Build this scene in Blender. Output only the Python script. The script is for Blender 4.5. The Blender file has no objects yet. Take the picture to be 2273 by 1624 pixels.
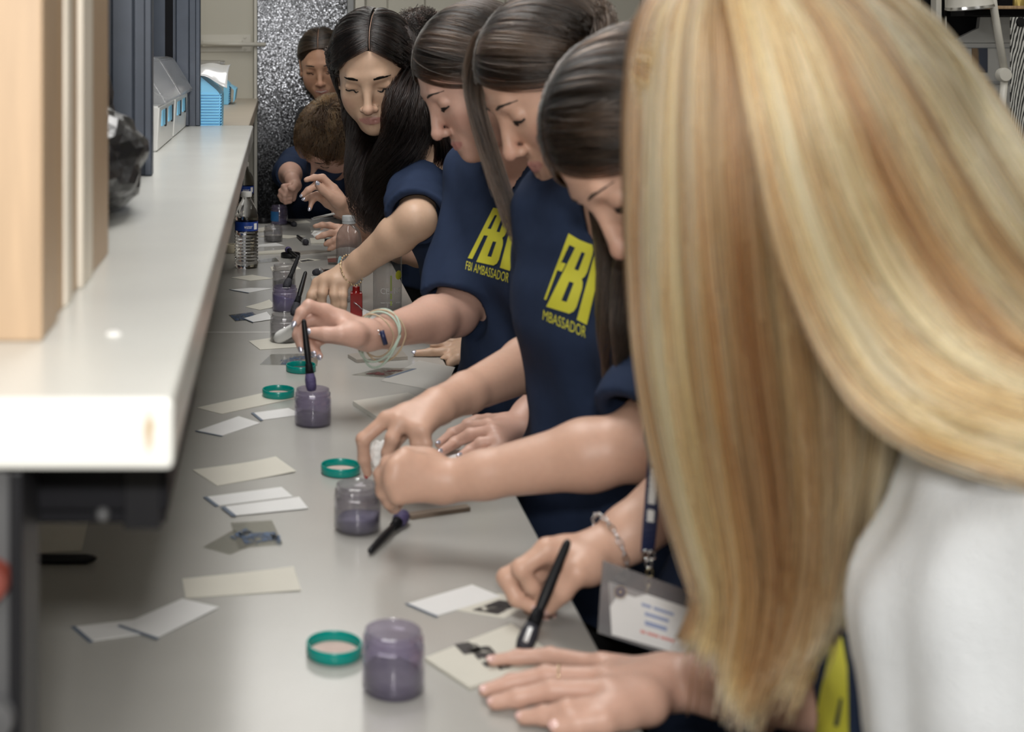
import bpy, bmesh, math, random
import numpy as np
from mathutils import Vector, Matrix
from mathutils.bvhtree import BVHTree
from mathutils.geometry import tessellate_polygon

random.seed(7)
rng = np.random.default_rng(7)
scene = bpy.context.scene
COL = scene.collection

# ------------------------------------------------------------------ camera, world, lights
FPX, VX, VY = 3100.0, 613.0, 105.0         # focal length and vanishing point of the bench in photo pixels (2273 x 1624)
CAMZ = 1.50
TOPZ = 0.92                                # bench top height
cam_d = bpy.data.cameras.new('camera')
cam = bpy.data.objects.new('camera', cam_d)
COL.objects.link(cam)
cam.location = (0, 0, CAMZ)
cam.rotation_euler = (math.pi / 2, 0, 0)
cam_d.sensor_width = 36.0
cam_d.lens = 36.0 * FPX / 2273.0
cam_d.shift_x = (1136.5 - VX) / 2273.0
cam_d.shift_y = -(812.0 - VY) / 2273.0
cam_d.clip_start = 0.05
cam_d.dof.use_dof = True
cam_d.dof.focus_distance = 3.3
cam_d.dof.aperture_fstop = 6.3
scene.camera = cam

world = bpy.data.worlds.new('world')
scene.world = world
world.use_nodes = True
world.node_tree.nodes['Background'].inputs[0].default_value = (0.9, 0.95, 1.0, 1)
world.node_tree.nodes['Background'].inputs[1].default_value = 0.05


def area(name, loc, size, power, color, rot=(0, 0, 0)):
    l = bpy.data.lights.new(name, 'AREA')
    l.shape = 'RECTANGLE'
    l.size, l.size_y = size
    l.energy = power
    l.color = color
    o = bpy.data.objects.new(name, l)
    o.location = loc
    o.rotation_euler = rot
    COL.objects.link(o)
    return o


# the flash: most of it bounced off the ceiling behind the camera, a little straight ahead; then the fluorescent panels
area('bounced_flash', (0.05, -0.35, 2.56), (0.8, 0.8), 15.5, (1.0, 0.99, 0.98))
area('camera_flash', (0.0, -0.04, 1.66), (0.10, 0.06), 10.0, (1.0, 0.98, 0.95), (math.radians(84), 0, 0))
area('ceiling_panel_light', (-0.05, 2.3, 2.54), (0.6, 1.2), 19.0, (1.0, 0.98, 0.95))
area('ceiling_panel_light', (0.10, 4.6, 2.54), (0.6, 1.2), 7.5, (1.0, 0.98, 0.94))
area('ceiling_panel_light', (2.3, 3.0, 2.54), (0.6, 1.2), 9.0, (1.0, 0.98, 0.95))

scene.view_settings.view_transform = 'Standard'
scene.view_settings.look = 'None'
scene.view_settings.gamma = 1.0
scene.view_settings.use_curve_mapping = False
scene.view_settings.exposure = 0.55
scene.cycles.use_denoising = True
scene.cycles.max_bounces = 8
scene.cycles.transparent_max_bounces = 24
scene.cycles.caustics_reflective = False
scene.cycles.caustics_refractive = False


# ------------------------------------------------------------------ helpers
def P(px, py, d):
    """Point at photo pixel (px, py), d metres down the room."""
    return np.array([(px - VX) * d / FPX, d, CAMZ - (py - VY) * d / FPX])


def dc(py, h=0.0):
    """Depth of a point that shows at row py and lies h above the bench top."""
    return (CAMZ - TOPZ - h) * FPX / (py - VY)


def PC(px, py, h=0.0):
    return P(px, py, dc(py, h))


def unit(v):
    v = np.asarray(v, float)
    return v / max(1e-9, np.linalg.norm(v))


MATS = {}


def mat(name, col, rough=0.5, metal=0.0, spec=0.5, noise=0.0, nscale=30.0, bump=0.0, bscale=80.0, stretch=None, sss=0.0, attr=None, coat=0.0, sheen=0.0):
    if name in MATS:
        return MATS[name]
    m = bpy.data.materials.new(name)
    m.use_nodes = True
    nt = m.node_tree
    b = nt.nodes['Principled BSDF']
    b.inputs['Base Color'].default_value = (*col, 1)
    b.inputs['Roughness'].default_value = rough
    b.inputs['Metallic'].default_value = metal
    b.inputs['Specular IOR Level'].default_value = spec
    b.inputs['Coat Weight'].default_value = coat
    b.inputs['Sheen Weight'].default_value = sheen
    if sss:
        b.inputs['Subsurface Weight'].default_value = sss
        b.inputs['Subsurface Radius'].default_value = (1.0, 0.35, 0.2)
        b.inputs['Subsurface Scale'].default_value = 0.008
    tc = nt.nodes.new('ShaderNodeTexCoord')
    src = tc.outputs['Object']
    if stretch:
        mp = nt.nodes.new('ShaderNodeMapping')
        mp.inputs['Scale'].default_value = stretch
        nt.links.new(src, mp.inputs[0])
        src = mp.outputs[0]
    colsock = None
    if attr:
        a = nt.nodes.new('ShaderNodeVertexColor')
        a.layer_name = attr
        colsock = a.outputs[0]
    if noise:
        n = nt.nodes.new('ShaderNodeTexNoise')
        n.inputs['Scale'].default_value = nscale
        n.inputs['Detail'].default_value = 5
        nt.links.new(src, n.inputs['Vector'])
        r = nt.nodes.new('ShaderNodeMapRange')
        r.inputs[1].default_value = 0.25
        r.inputs[2].default_value = 0.75
        r.inputs[3].default_value = 1 - noise
        r.inputs[4].default_value = 1 + noise
        nt.links.new(n.outputs[0], r.inputs[0])
        mx = nt.nodes.new('ShaderNodeVectorMath')
        mx.operation = 'SCALE'
        if colsock:
            nt.links.new(colsock, mx.inputs[0])
        else:
            mx.inputs[0].default_value = col
        nt.links.new(r.outputs[0], mx.inputs['Scale'])
        colsock = mx.outputs[0]
    if colsock:
        nt.links.new(colsock, b.inputs['Base Color'])
    if bump:
        n2 = nt.nodes.new('ShaderNodeTexNoise')
        n2.inputs['Scale'].default_value = bscale
        n2.inputs['Detail'].default_value = 3
        nt.links.new(src, n2.inputs['Vector'])
        bp = nt.nodes.new('ShaderNodeBump')
        bp.inputs['Strength'].default_value = bump
        bp.inputs['Distance'].default_value = 0.004
        nt.links.new(n2.outputs[0], bp.inputs['Height'])
        nt.links.new(bp.outputs[0], b.inputs['Normal'])
    MATS[name] = m
    return m


def glass_mat(name, ior=1.2, tint=(1, 1, 1)):
    if name in MATS:
        return MATS[name]
    m = bpy.data.materials.new(name)
    m.use_nodes = True
    nt = m.node_tree
    nt.nodes.remove(nt.nodes['Principled BSDF'])
    g = nt.nodes.new('ShaderNodeBsdfGlass')
    g.inputs['IOR'].default_value = ior
    g.inputs['Roughness'].default_value = 0.0
    g.inputs[0].default_value = (*tint, 1)
    nt.links.new(g.outputs[0], nt.nodes['Material Output'].inputs[0])
    MATS[name] = m
    return m


def clear_mat(name, tint, haze=(0.5, 0.5, 0.5), haze_amt=0.1, rough=0.04, fres=1.45):
    """Thin clear plastic: tinted see-through, Fresnel gloss and a little dust haze."""
    if name in MATS:
        return MATS[name]
    m = bpy.data.materials.new(name)
    m.use_nodes = True
    nt = m.node_tree
    nt.nodes.remove(nt.nodes['Principled BSDF'])
    out = nt.nodes['Material Output']
    tr = nt.nodes.new('ShaderNodeBsdfTransparent')
    tr.inputs[0].default_value = (*tint, 1)
    df = nt.nodes.new('ShaderNodeBsdfDiffuse')
    df.inputs[0].default_value = (*haze, 1)
    m1 = nt.nodes.new('ShaderNodeMixShader')
    m1.inputs[0].default_value = haze_amt
    nt.links.new(tr.outputs[0], m1.inputs[1])
    nt.links.new(df.outputs[0], m1.inputs[2])
    gl = nt.nodes.new('ShaderNodeBsdfGlossy')
    gl.inputs['Roughness'].default_value = rough
    lw = nt.nodes.new('ShaderNodeLayerWeight')
    pw = nt.nodes.new('ShaderNodeMath')
    pw.operation = 'POWER'
    pw.inputs[1].default_value = 3.0
    fr = nt.nodes.new('ShaderNodeMath')
    fr.operation = 'MULTIPLY_ADD'
    fr.inputs[1].default_value = 0.6
    fr.inputs[2].default_value = ((fres - 1) / (fres + 1)) ** 2 * 1.8
    nt.links.new(lw.outputs['Facing'], pw.inputs[0])
    nt.links.new(pw.outputs[0], fr.inputs[0])
    m2 = nt.nodes.new('ShaderNodeMixShader')
    nt.links.new(fr.outputs[0], m2.inputs[0])
    nt.links.new(m1.outputs[0], m2.inputs[1])
    nt.links.new(gl.outputs[0], m2.inputs[2])
    nt.links.new(m2.outputs[0], out.inputs[0])
    MATS[name] = m
    return m


def hair_mat(name, cols, rough=0.28, rr=0.35, ior=1.42):
    if name in MATS:
        return MATS[name]
    m = bpy.data.materials.new(name)
    m.use_nodes = True
    nt = m.node_tree
    nt.nodes.remove(nt.nodes['Principled BSDF'])
    h = nt.nodes.new('ShaderNodeBsdfHairPrincipled')
    h.parametrization = 'COLOR'
    h.inputs['Roughness'].default_value = rough
    h.inputs['Radial Roughness'].default_value = rr
    h.inputs['IOR'].default_value = ior
    hi = nt.nodes.new('ShaderNodeAttribute')
    hi.attribute_name = 'tint'
    cr = nt.nodes.new('ShaderNodeValToRGB')
    el = cr.color_ramp.elements
    while len(el) < len(cols):
        el.new(0.5)
    for i, c in enumerate(cols):
        el[i].position = i / (len(cols) - 1)
        el[i].color = (*c, 1)
    nt.links.new(hi.outputs['Fac'], cr.inputs[0])
    nt.links.new(cr.outputs[0], h.inputs['Color'])
    nt.links.new(h.outputs[0], nt.nodes['Material Output'].inputs[0])
    MATS[name] = m
    return m


def tag(o, label=None, cat=None, group=None, kind=None):
    if label:
        o['label'] = label
    if cat:
        o['category'] = cat
    if group:
        o['group'] = group
    if kind:
        o['kind'] = kind
    return o


def empty(name, loc, label=None, cat=None, group=None, rz=0.0):
    o = bpy.data.objects.new(name, None)
    o.empty_display_size = 0.05
    o.location = loc
    o.rotation_euler = (0, 0, rz)
    COL.objects.link(o)
    return tag(o, label, cat, group)


def link(name, me, m, parent=None, world_coords=True, smooth=False):
    if m is not None:
        me.materials.append(m)
    if smooth:
        me.polygons.foreach_set('use_smooth', [True] * len(me.polygons))
    o = bpy.data.objects.new(name, me)
    COL.objects.link(o)
    if parent is not None:
        o.parent = parent
        if world_coords:
            o.matrix_parent_inverse = world_matrix(parent).inverted()
    return o


def world_matrix(o):
    m = Matrix.LocRotScale(o.location, o.rotation_euler, o.scale)
    if o.parent is not None:
        return world_matrix(o.parent) @ o.matrix_parent_inverse @ m
    return m


def bm_obj(name, bm, m, parent=None, world_coords=True, smooth=False):
    me = bpy.data.meshes.new(name)
    bm.normal_update()
    bm.to_mesh(me)
    bm.free()
    return link(name, me, m, parent, world_coords, smooth)


def add_box(bm, lo, hi, bev=0.0, seg=2):
    r = bmesh.ops.create_cube(bm, size=1.0)
    vs = r['verts']
    lo, hi = np.array(lo, float), np.array(hi, float)
    for v in vs:
        v.co = Vector(lo + (np.array(v.co) + 0.5) * (hi - lo))
    if bev:
        es = list({e for v in vs for e in v.link_edges})
        bmesh.ops.bevel(bm, geom=es, offset=bev, segments=seg, affect='EDGES', profile=0.5)
    return bm


def box(name, lo, hi, m, parent=None, bev=0.0, wc=True):
    return bm_obj(name, add_box(bmesh.new(), lo, hi, bev), m, parent, wc)


def lathe(name, prof, m, parent=None, seg=40, loc=(0, 0, 0), wc=False, axis=None, smooth=True):
    """Revolve (radius, height) pairs round local z; axis turns z onto another direction."""
    bm = bmesh.new()
    rings = []
    for r, z in prof:
        if r < 1e-6:
            rings.append([bm.verts.new((0, 0, z))])
        else:
            rings.append([bm.verts.new((r * math.cos(2 * math.pi * i / seg), r * math.sin(2 * math.pi * i / seg), z)) for i in range(seg)])
    for a, b in zip(rings, rings[1:]):
        for i in range(seg):
            j = (i + 1) % seg
            q = [a[i % len(a)], a[j % len(a)], b[j % len(b)], b[i % len(b)]]
            u = []
            for v in q:
                if v not in u:
                    u.append(v)
            if len(u) >= 3:
                try:
                    bm.faces.new(u)
                except ValueError:
                    pass
    q = Vector((0, 0, 1)).rotation_difference(Vector(axis)).to_matrix().to_4x4() if axis is not None else Matrix.Identity(4)
    bmesh.ops.transform(bm, matrix=Matrix.Translation(loc) @ q, verts=bm.verts)
    bmesh.ops.recalc_face_normals(bm, faces=bm.faces)
    o = bm_obj(name, bm, m, parent, wc, smooth)
    if smooth:
        es = o.modifiers.new('edges', 'EDGE_SPLIT')
        es.split_angle = math.radians(40)
    return o


def tube_bm(bm, pts, radii, seg=10, closed=False):
    pts = [np.array(p, float) for p in pts]
    n = len(pts)
    if np.isscalar(radii):
        radii = [radii] * n
    up = np.array([0.13, 0.31, 0.94])
    rings = []
    for i, p in enumerate(pts):
        a = pts[(i - 1) % n] if (closed or i > 0) else p
        b = pts[(i + 1) % n] if (closed or i < n - 1) else p
        t = unit(b - a)
        u = unit(np.cross(t, up))
        v = np.cross(t, u)
        r = radii[i]
        rx, ry = r if isinstance(r, tuple) else (r, r)
        rings.append([bm.verts.new(p + u * rx * math.cos(2 * math.pi * k / seg) + v * ry * math.sin(2 * math.pi * k / seg)) for k in range(seg)])
    m = n if closed else n - 1
    for i in range(m):
        a, b = rings[i], rings[(i + 1) % n]
        for k in range(seg):
            bm.faces.new([a[k], a[(k + 1) % seg], b[(k + 1) % seg], b[k]])
    if not closed:
        bm.faces.new(rings[0])
        bm.faces.new(rings[-1])
    bmesh.ops.recalc_face_normals(bm, faces=bm.faces)
    return bm


def tube(name, pts, radii, m, parent=None, seg=10, closed=False, wc=True):
    return bm_obj(name, tube_bm(bmesh.new(), pts, radii, seg, closed), m, parent, wc, True)


def smooth_path(pts, n):
    """Catmull-Rom resample."""
    p = np.array(pts, float)
    if len(p) < 3:
        t = np.linspace(0, 1, n)[:, None]
        return p[0] * (1 - t) + p[-1] * t
    q = np.vstack([2 * p[0] - p[1], p, 2 * p[-1] - p[-2]])
    s = np.linspace(0, len(p) - 1 - 1e-6, n)
    i = s.astype(int)
    f = (s - i)[:, None]
    a, b, c, d = q[i], q[i + 1], q[i + 2], q[i + 3]
    return 0.5 * ((2 * b) + (-a + c) * f + (2 * a - 5 * b + 4 * c - d) * f ** 2 + (-a + 3 * b - 3 * c + d) * f ** 3)


# ------------------------------------------------------------------ signed distance modelling (bodies and clothes)
class Field:
    def __init__(self, lo, hi, h):
        self.lo = np.array(lo, np.float32)
        self.h = h
        self.n = np.ceil((np.array(hi) - np.array(lo)) / h).astype(int) + 1
        self.a = np.full(self.n, 1.0, np.float32)
        self.ax = [(self.lo[i] + h * np.arange(self.n[i])).astype(np.float32) for i in range(3)]

    def _sl(self, lo, hi):
        out = []
        for i in range(3):
            a = int(max(0, math.floor((lo[i] - self.lo[i]) / self.h)))
            b = int(min(self.n[i], math.ceil((hi[i] - self.lo[i]) / self.h) + 1))
            if b <= a:
                return None
            out.append(slice(a, b))
        return tuple(out)

    def _mix(self, sl, d, k, op):
        A = self.a[sl]
        if op == 'u':
            if k > 0:
                t = np.clip(0.5 + 0.5 * (A - d) / k, 0, 1)
                A[...] = A + (d - A) * t - k * t * (1 - t)
            else:
                np.minimum(A, d, out=A)
        else:
            if k > 0:
                t = np.clip(0.5 - 0.5 * (A + d) / k, 0, 1)
                A[...] = A + (-d - A) * t + k * t * (1 - t)
            else:
                np.maximum(A, -d, out=A)

    def cone(self, a, b, ra, rb=None, k=0.01, op='u', clip=None):
        a = np.array(a, np.float32)
        b = np.array(b, np.float32)
        rb = ra if rb is None else rb
        pad = k + 3 * self.h + 0.004
        lo = np.minimum(a - ra, b - rb) - pad
        hi = np.maximum(a + ra, b + rb) + pad
        sl = self._sl(lo, hi)
        if sl is None:
            return
        x = self.ax[0][sl[0]][:, None, None] - a[0]
        y = self.ax[1][sl[1]][None, :, None] - a[1]
        z = self.ax[2][sl[2]][None, None, :] - a[2]
        ab = b - a
        L = max(1e-9, float(ab @ ab))
        t = np.clip((x * ab[0] + y * ab[1] + z * ab[2]) / L, 0, 1)
        d = np.sqrt((x - t * ab[0]) ** 2 + (y - t * ab[1]) ** 2 + (z - t * ab[2]) ** 2) - (ra + (rb - ra) * t)
        if clip is not None:                      # (point, normal): keep only the side behind the plane
            p, n = np.array(clip[0], np.float32) - a, np.array(unit(clip[1]), np.float32)
            d = np.maximum(d, (x - p[0]) * n[0] + (y - p[1]) * n[1] + (z - p[2]) * n[2])
        self._mix(sl, d.astype(np.float32), k, op)

    def chain(self, pts, radii, k=0.006, k0=None):
        for i in range(len(pts) - 1):
            self.cone(pts[i], pts[i + 1], radii[i], radii[i + 1], k0 if (i == 0 and k0) else k)

    def ell(self, c, r, R=None, k=0.01, op='u'):
        c = np.array(c, np.float32)
        r = np.array(r, np.float32)
        R = np.eye(3, dtype=np.float32) if R is None else np.array(R, np.float32)   # columns: local axes in world
        ext = np.sqrt(((R * r[None, :]) ** 2).sum(1)) + k + 3 * self.h + 0.004
        sl = self._sl(c - ext, c + ext)
        if sl is None:
            return
        x = self.ax[0][sl[0]][:, None, None] - c[0]
        y = self.ax[1][sl[1]][None, :, None] - c[1]
        z = self.ax[2][sl[2]][None, None, :] - c[2]
        q = [(x * R[0, i] + y * R[1, i] + z * R[2, i]) / r[i] for i in range(3)]
        k0 = np.sqrt(q[0] ** 2 + q[1] ** 2 + q[2] ** 2)
        k1 = np.sqrt((q[0] / r[0]) ** 2 + (q[1] / r[1]) ** 2 + (q[2] / r[2]) ** 2) + 1e-6
        self._mix(sl, (k0 * (k0 - 1) / k1).astype(np.float32), k, op)

    def cut(self, p, nrm):
        """Remove the side the normal points to."""
        p = np.array(p, np.float32)
        n = np.array(unit(nrm), np.float32)
        d = (self.ax[0] - p[0])[:, None, None] * n[0] + (self.ax[1] - p[1])[None, :, None] * n[1] + (self.ax[2] - p[2])[None, None, :] * n[2]
        np.maximum(self.a, d, out=self.a)

    def clear_bench(self):
        """Keep cloth and bodies out of the bench itself."""
        d = np.maximum((self.ax[0] - (0.311 + .003))[:, None, None], (self.ax[2] - (TOPZ + .0008))[None, None, :])
        d = np.maximum(d, (self.ax[1] - (4.73 + .003))[None, :, None])
        np.maximum(self.a, -d, out=self.a)

    def ripple(self, waves):
        """Fold the surface: waves = [(direction, wavelength, amplitude, phase)]."""
        for dirn, wl, amp, ph in waves:
            dn = unit(dirn) * (2 * math.pi / wl)
            X = (self.ax[0] * dn[0])[:, None, None]
            Y = (self.ax[1] * dn[1])[None, :, None]
            Z = (self.ax[2] * dn[2])[None, None, :]
            warp = 0.9 * np.sin(self.ax[2] * 17 + ph)[None, None, :] + 0.8 * np.sin(self.ax[1] * 21 + 2 * ph)[None, :, None]
            self.a += (amp * np.sin(X + Y + Z + ph + warp)).astype(np.float32)

    def mesh(self, name):
        """Naive surface nets."""
        f = self.a
        ins = f < 0
        c = np.zeros(np.array(f.shape) - 1, np.uint8)
        for dx in (0, 1):
            for dy in (0, 1):
                for dz in (0, 1):
                    c += ins[dx:f.shape[0] - 1 + dx, dy:f.shape[1] - 1 + dy, dz:f.shape[2] - 1 + dz]
        idx = np.argwhere((c > 0) & (c < 8))
        S = c.shape
        flat = idx[:, 0].astype(np.int64) * S[1] * S[2] + idx[:, 1] * S[2] + idx[:, 2]
        corners = np.array([[i, j, k] for i in (0, 1) for j in (0, 1) for k in (0, 1)])
        val = np.stack([f[idx[:, 0] + o[0], idx[:, 1] + o[1], idx[:, 2] + o[2]] for o in corners], 1)
        acc = np.zeros((len(idx), 3))
        cnt = np.zeros(len(idx))
        for a in range(8):
            for b in range(a + 1, 8):
                if np.abs(corners[a] - corners[b]).sum() != 1:
                    continue
                va, vb = val[:, a], val[:, b]
                m = (va < 0) != (vb < 0)
                t = np.where(m, va / np.where(m, va - vb, 1), 0)
                acc += np.where(m[:, None], corners[a] + t[:, None] * (corners[b] - corners[a]), 0)
                cnt += m
        v = self.lo + self.h * (idx + acc / cnt[:, None])
        faces = []
        for ax in range(3):
            sa = [slice(None)] * 3
            sb = [slice(None)] * 3
            sa[ax] = slice(0, -1)
            sb[ax] = slice(1, None)
            A, B = ins[tuple(sa)], ins[tuple(sb)]
            e = np.argwhere(A != B)
            u, w = [(1, 2), (2, 0), (0, 1)][ax]
            ok = (e[:, u] > 0) & (e[:, w] > 0) & (e[:, u] < S[u]) & (e[:, w] < S[w])
            e = e[ok]
            flip = ~A[e[:, 0], e[:, 1], e[:, 2]]
            q = []
            for du, dw in ((0, 0), (-1, 0), (-1, -1), (0, -1)):
                t = e.copy()
                t[:, u] += du
                t[:, w] += dw
                q.append(np.searchsorted(flat, t[:, 0].astype(np.int64) * S[1] * S[2] + t[:, 1] * S[2] + t[:, 2]))
            q = np.stack(q, 1)
            q[flip] = q[flip][:, ::-1]
            faces.append(q)
        q = np.vstack(faces)
        me = bpy.data.meshes.new(name)
        me.vertices.add(len(v))
        me.vertices.foreach_set('co', v.astype(np.float32).ravel())
        me.loops.add(len(q) * 4)
        me.loops.foreach_set('vertex_index', q.astype(np.int32).ravel())
        me.polygons.add(len(q))
        me.polygons.foreach_set('loop_start', np.arange(0, len(q) * 4, 4, dtype=np.int32))
        me.update(calc_edges=True)
        me.validate()
        me.polygons.foreach_set('use_smooth', np.ones(len(me.polygons), bool))
        return me, v


def bvh_of(o):
    me = o.data
    mw = world_matrix(o)
    if o.parent:
        vs = [v.co.copy() for v in me.vertices]      # built in world coordinates
    else:
        vs = [mw @ v.co for v in me.vertices]
    return BVHTree.FromPolygons(vs, [tuple(p.vertices) for p in me.polygons])
# ------------------------------------------------------------------ materials
M_WALL = mat('cream_paint', (0.56, 0.54, 0.47), 0.5, noise=0.04, nscale=3, bump=0.05, bscale=150)
M_TRIM = mat('cream_trim_paint', (0.62, 0.60, 0.54), 0.4, noise=0.03, nscale=6)
M_TOP = mat('grey_laminate', (0.375, 0.368, 0.345), 0.22, noise=0.035, nscale=9, bump=0.03, bscale=260)
M_SHELF = mat('pale_laminate', (0.56, 0.56, 0.53), 0.25, noise=0.05, nscale=7)
M_FLOOR = mat('vinyl_floor', (0.20, 0.19, 0.17), 0.45, noise=0.15, nscale=14)
M_CEIL = mat('ceiling_white', (0.75, 0.75, 0.73), 0.8, noise=0.05, nscale=40)
M_STEEL = mat('blue_grey_steel', (0.050, 0.062, 0.085), 0.38, metal=0.3, noise=0.1, nscale=25)
M_BLACKM = mat('black_metal', (0.006, 0.006, 0.0075), 0.6, spec=0.12, noise=0.1, nscale=20)
M_BLACK = mat('black_plastic', (0.009, 0.009, 0.0105), 0.4, spec=0.25)
M_BLUEP = mat('light_blue_plastic', (0.24, 0.66, 0.98), 0.35, noise=0.06, nscale=20)
M_WHITEP = mat('white_plastic', (0.68, 0.68, 0.66), 0.35, noise=0.03, nscale=20)
M_WOOD = mat('pale_birch', (0.385, 0.27, 0.17), 0.5, noise=0.12, nscale=9, stretch=(12, 12, 0.8))
M_WOOD2 = mat('brown_ply', (0.42, 0.28, 0.16), 0.55, noise=0.25, nscale=12, stretch=(14, 14, 0.7))
M_BOARD = mat('primed_board', (0.62, 0.56, 0.47), 0.6, noise=0.2, nscale=10, stretch=(10, 10, 0.6))
M_CHROME = mat('chrome', (0.7, 0.7, 0.7), 0.15, metal=1.0)
M_GREY = mat('grey_enamel', (0.30, 0.31, 0.32), 0.4, noise=0.05)
M_RED = mat('red_plastic', (0.12, 0.022, 0.013), 0.6)
M_DGREY = mat('dim_grey_knob', (0.06, 0.06, 0.062), 0.5)


def pebbled():
    m = bpy.data.materials.new('pebbled_metal_sheet')
    m.use_nodes = True
    nt = m.node_tree
    b = nt.nodes['Principled BSDF']
    b.inputs['Base Color'].default_value = (0.095, 0.098, 0.105, 1)
    b.inputs['Metallic'].default_value = 1.0
    b.inputs['Roughness'].default_value = 0.16
    # every small facet of the embossed sheet leans its own way
    tc = nt.nodes.new('ShaderNodeTexCoord')
    v = nt.nodes.new('ShaderNodeTexVoronoi')
    v.inputs['Scale'].default_value = 270
    nt.links.new(tc.outputs['Object'], v.inputs['Vector'])
    s = nt.nodes.new('ShaderNodeVectorMath')
    s.operation = 'SUBTRACT'
    s.inputs[1].default_value = (0.5, 0.5, 0.5)
    nt.links.new(v.outputs['Color'], s.inputs[0])
    k = nt.nodes.new('ShaderNodeVectorMath')
    k.operation = 'SCALE'
    k.inputs['Scale'].default_value = 0.10
    nt.links.new(s.outputs[0], k.inputs[0])
    ge = nt.nodes.new('ShaderNodeNewGeometry')
    ad = nt.nodes.new('ShaderNodeVectorMath')
    nt.links.new(ge.outputs['Normal'], ad.inputs[0])
    nt.links.new(k.outputs[0], ad.inputs[1])
    nm = nt.nodes.new('ShaderNodeVectorMath')
    nm.operation = 'NORMALIZE'
    nt.links.new(ad.outputs[0], nm.inputs[0])
    nt.links.new(nm.outputs[0], b.inputs['Normal'])
    return m


M_PEBBLE = pebbled()

# ------------------------------------------------------------------ the room
XL, XR, YF, YB, ZC = -0.65, 3.2, -1.6, 5.9, 2.6
S = 'structure'
tag(box('floor', (XL - .1, YF - .1, -0.1), (XR + .1, YB + .1, 0), M_FLOOR), kind=S)
tag(box('ceiling', (XL - .1, YF - .1, ZC), (XR + .1, YB + .1, ZC + .1), M_CEIL), kind=S)
tag(box('wall_left', (XL - .1, YF - .1, 0), (XL, YB + .1, ZC), M_WALL), kind=S)
tag(box('wall_right', (XR, YF - .1, 0), (XR + .1, YB + .1, ZC), M_WALL), kind=S)
tag(box('wall_front', (XL, YF - .1, 0), (XR, YF, ZC), M_WALL), kind=S)
wb = tag(box('wall_back', (XL, YB, 0), (XR, YB + .1, ZC), M_WALL), kind=S)


def xb(px):
    return (px - VX) * YB / FPX


# cream wall boards with open joints either side of the pebbled door
for a, b in ((XL, xb(563)), (xb(812), xb(859)), (xb(861), xb(942)), (xb(944), xb(1120)), (xb(1123), xb(1420)), (xb(1423), xb(1800))):
    box('wall_panel', (a + .001, YB - 0.012, 0.09), (b - .001, YB + .001, ZC - .02), M_WALL, wb, 0.002)
tag(box('baseboard_back', (XL, YB - 0.02, 0), (XR, YB - .0005, 0.085), M_TRIM, None, 0.003), kind=S)
d1 = tag(box('door_1', (xb(571), YB - 0.03, 0.01), (xb(770), YB - .0005, 2.1), M_PEBBLE, None, 0.002), kind=S)
tag(box('trim_1', (xb(564), YB - 0.04, 0), (xb(571), YB - .0005, 2.15), M_TRIM, None, 0.002), kind=S)
tag(box('trim_2', (xb(787), YB - 0.05, 0), (xb(808), YB - .0005, 2.15), M_TRIM, None, 0.003), kind=S)
tag(box('stile_shade', (xb(770), YB - 0.04, 0), (xb(784), YB - .0005, 2.15), M_GREY, None, 0.002), kind=S)  # shadow of the door stile, put in as a grey strip
tag(box('trim_4', (xb(571) + .001, YB - 0.05, 2.102), (xb(787) - .001, YB - .0005, 2.15), M_TRIM, None, 0.002), kind=S)

# ------------------------------------------------------------------ bench
XE = 0.311
YE = 4.73
wt = empty('worktop', (-0.17, 2.6, 0.89), 'long pale grey laminate worktop in two lengths with jars and cards on it', 'worktop')
M_EDGE = mat('dark_edge_band', (0.30, 0.28, 0.25), 0.5)
for a, b in ((0.5, 2.8425), (2.8485, YE)):
    box('top_panel', (XL + .002, a, TOPZ - 0.03), (XE, b, TOPZ), M_TOP, wt, 0.0025)
for a, b in ((0.55, 1.35), (1.36, 2.16), (2.17, 2.97), (2.98, 3.78), (3.79, 4.68)):
    c = empty('base_cabinet', ((XL + XE) / 2, (a + b) / 2, 0), ['nearest', 'second', 'middle', 'fourth', 'farthest'][int(a / .8)] + ' grey base cabinet counted from the camera under the long worktop', 'cabinet', 'base cabinets under the worktop')
    box('carcass', (XL + .003, a, 0.09), (XE - 0.06, b, TOPZ - 0.0305), M_GREY, c)
    box('plinth', (XL + .003, a, 0.0), (XE - 0.1, b, 0.09), M_BLACKM, c)
    box('door', (XE - 0.06, a + .004, 0.1), (XE - 0.042, (a + b) / 2 - .002, TOPZ - 0.04), M_WALL, c, 0.002)
    box('door', (XE - 0.06, (a + b) / 2 + .002, 0.1), (XE - 0.042, b - .004, TOPZ - 0.04), M_WALL, c, 0.002)

# ------------------------------------------------------------------ shelf over the bench
SZ = 1.305


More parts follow.
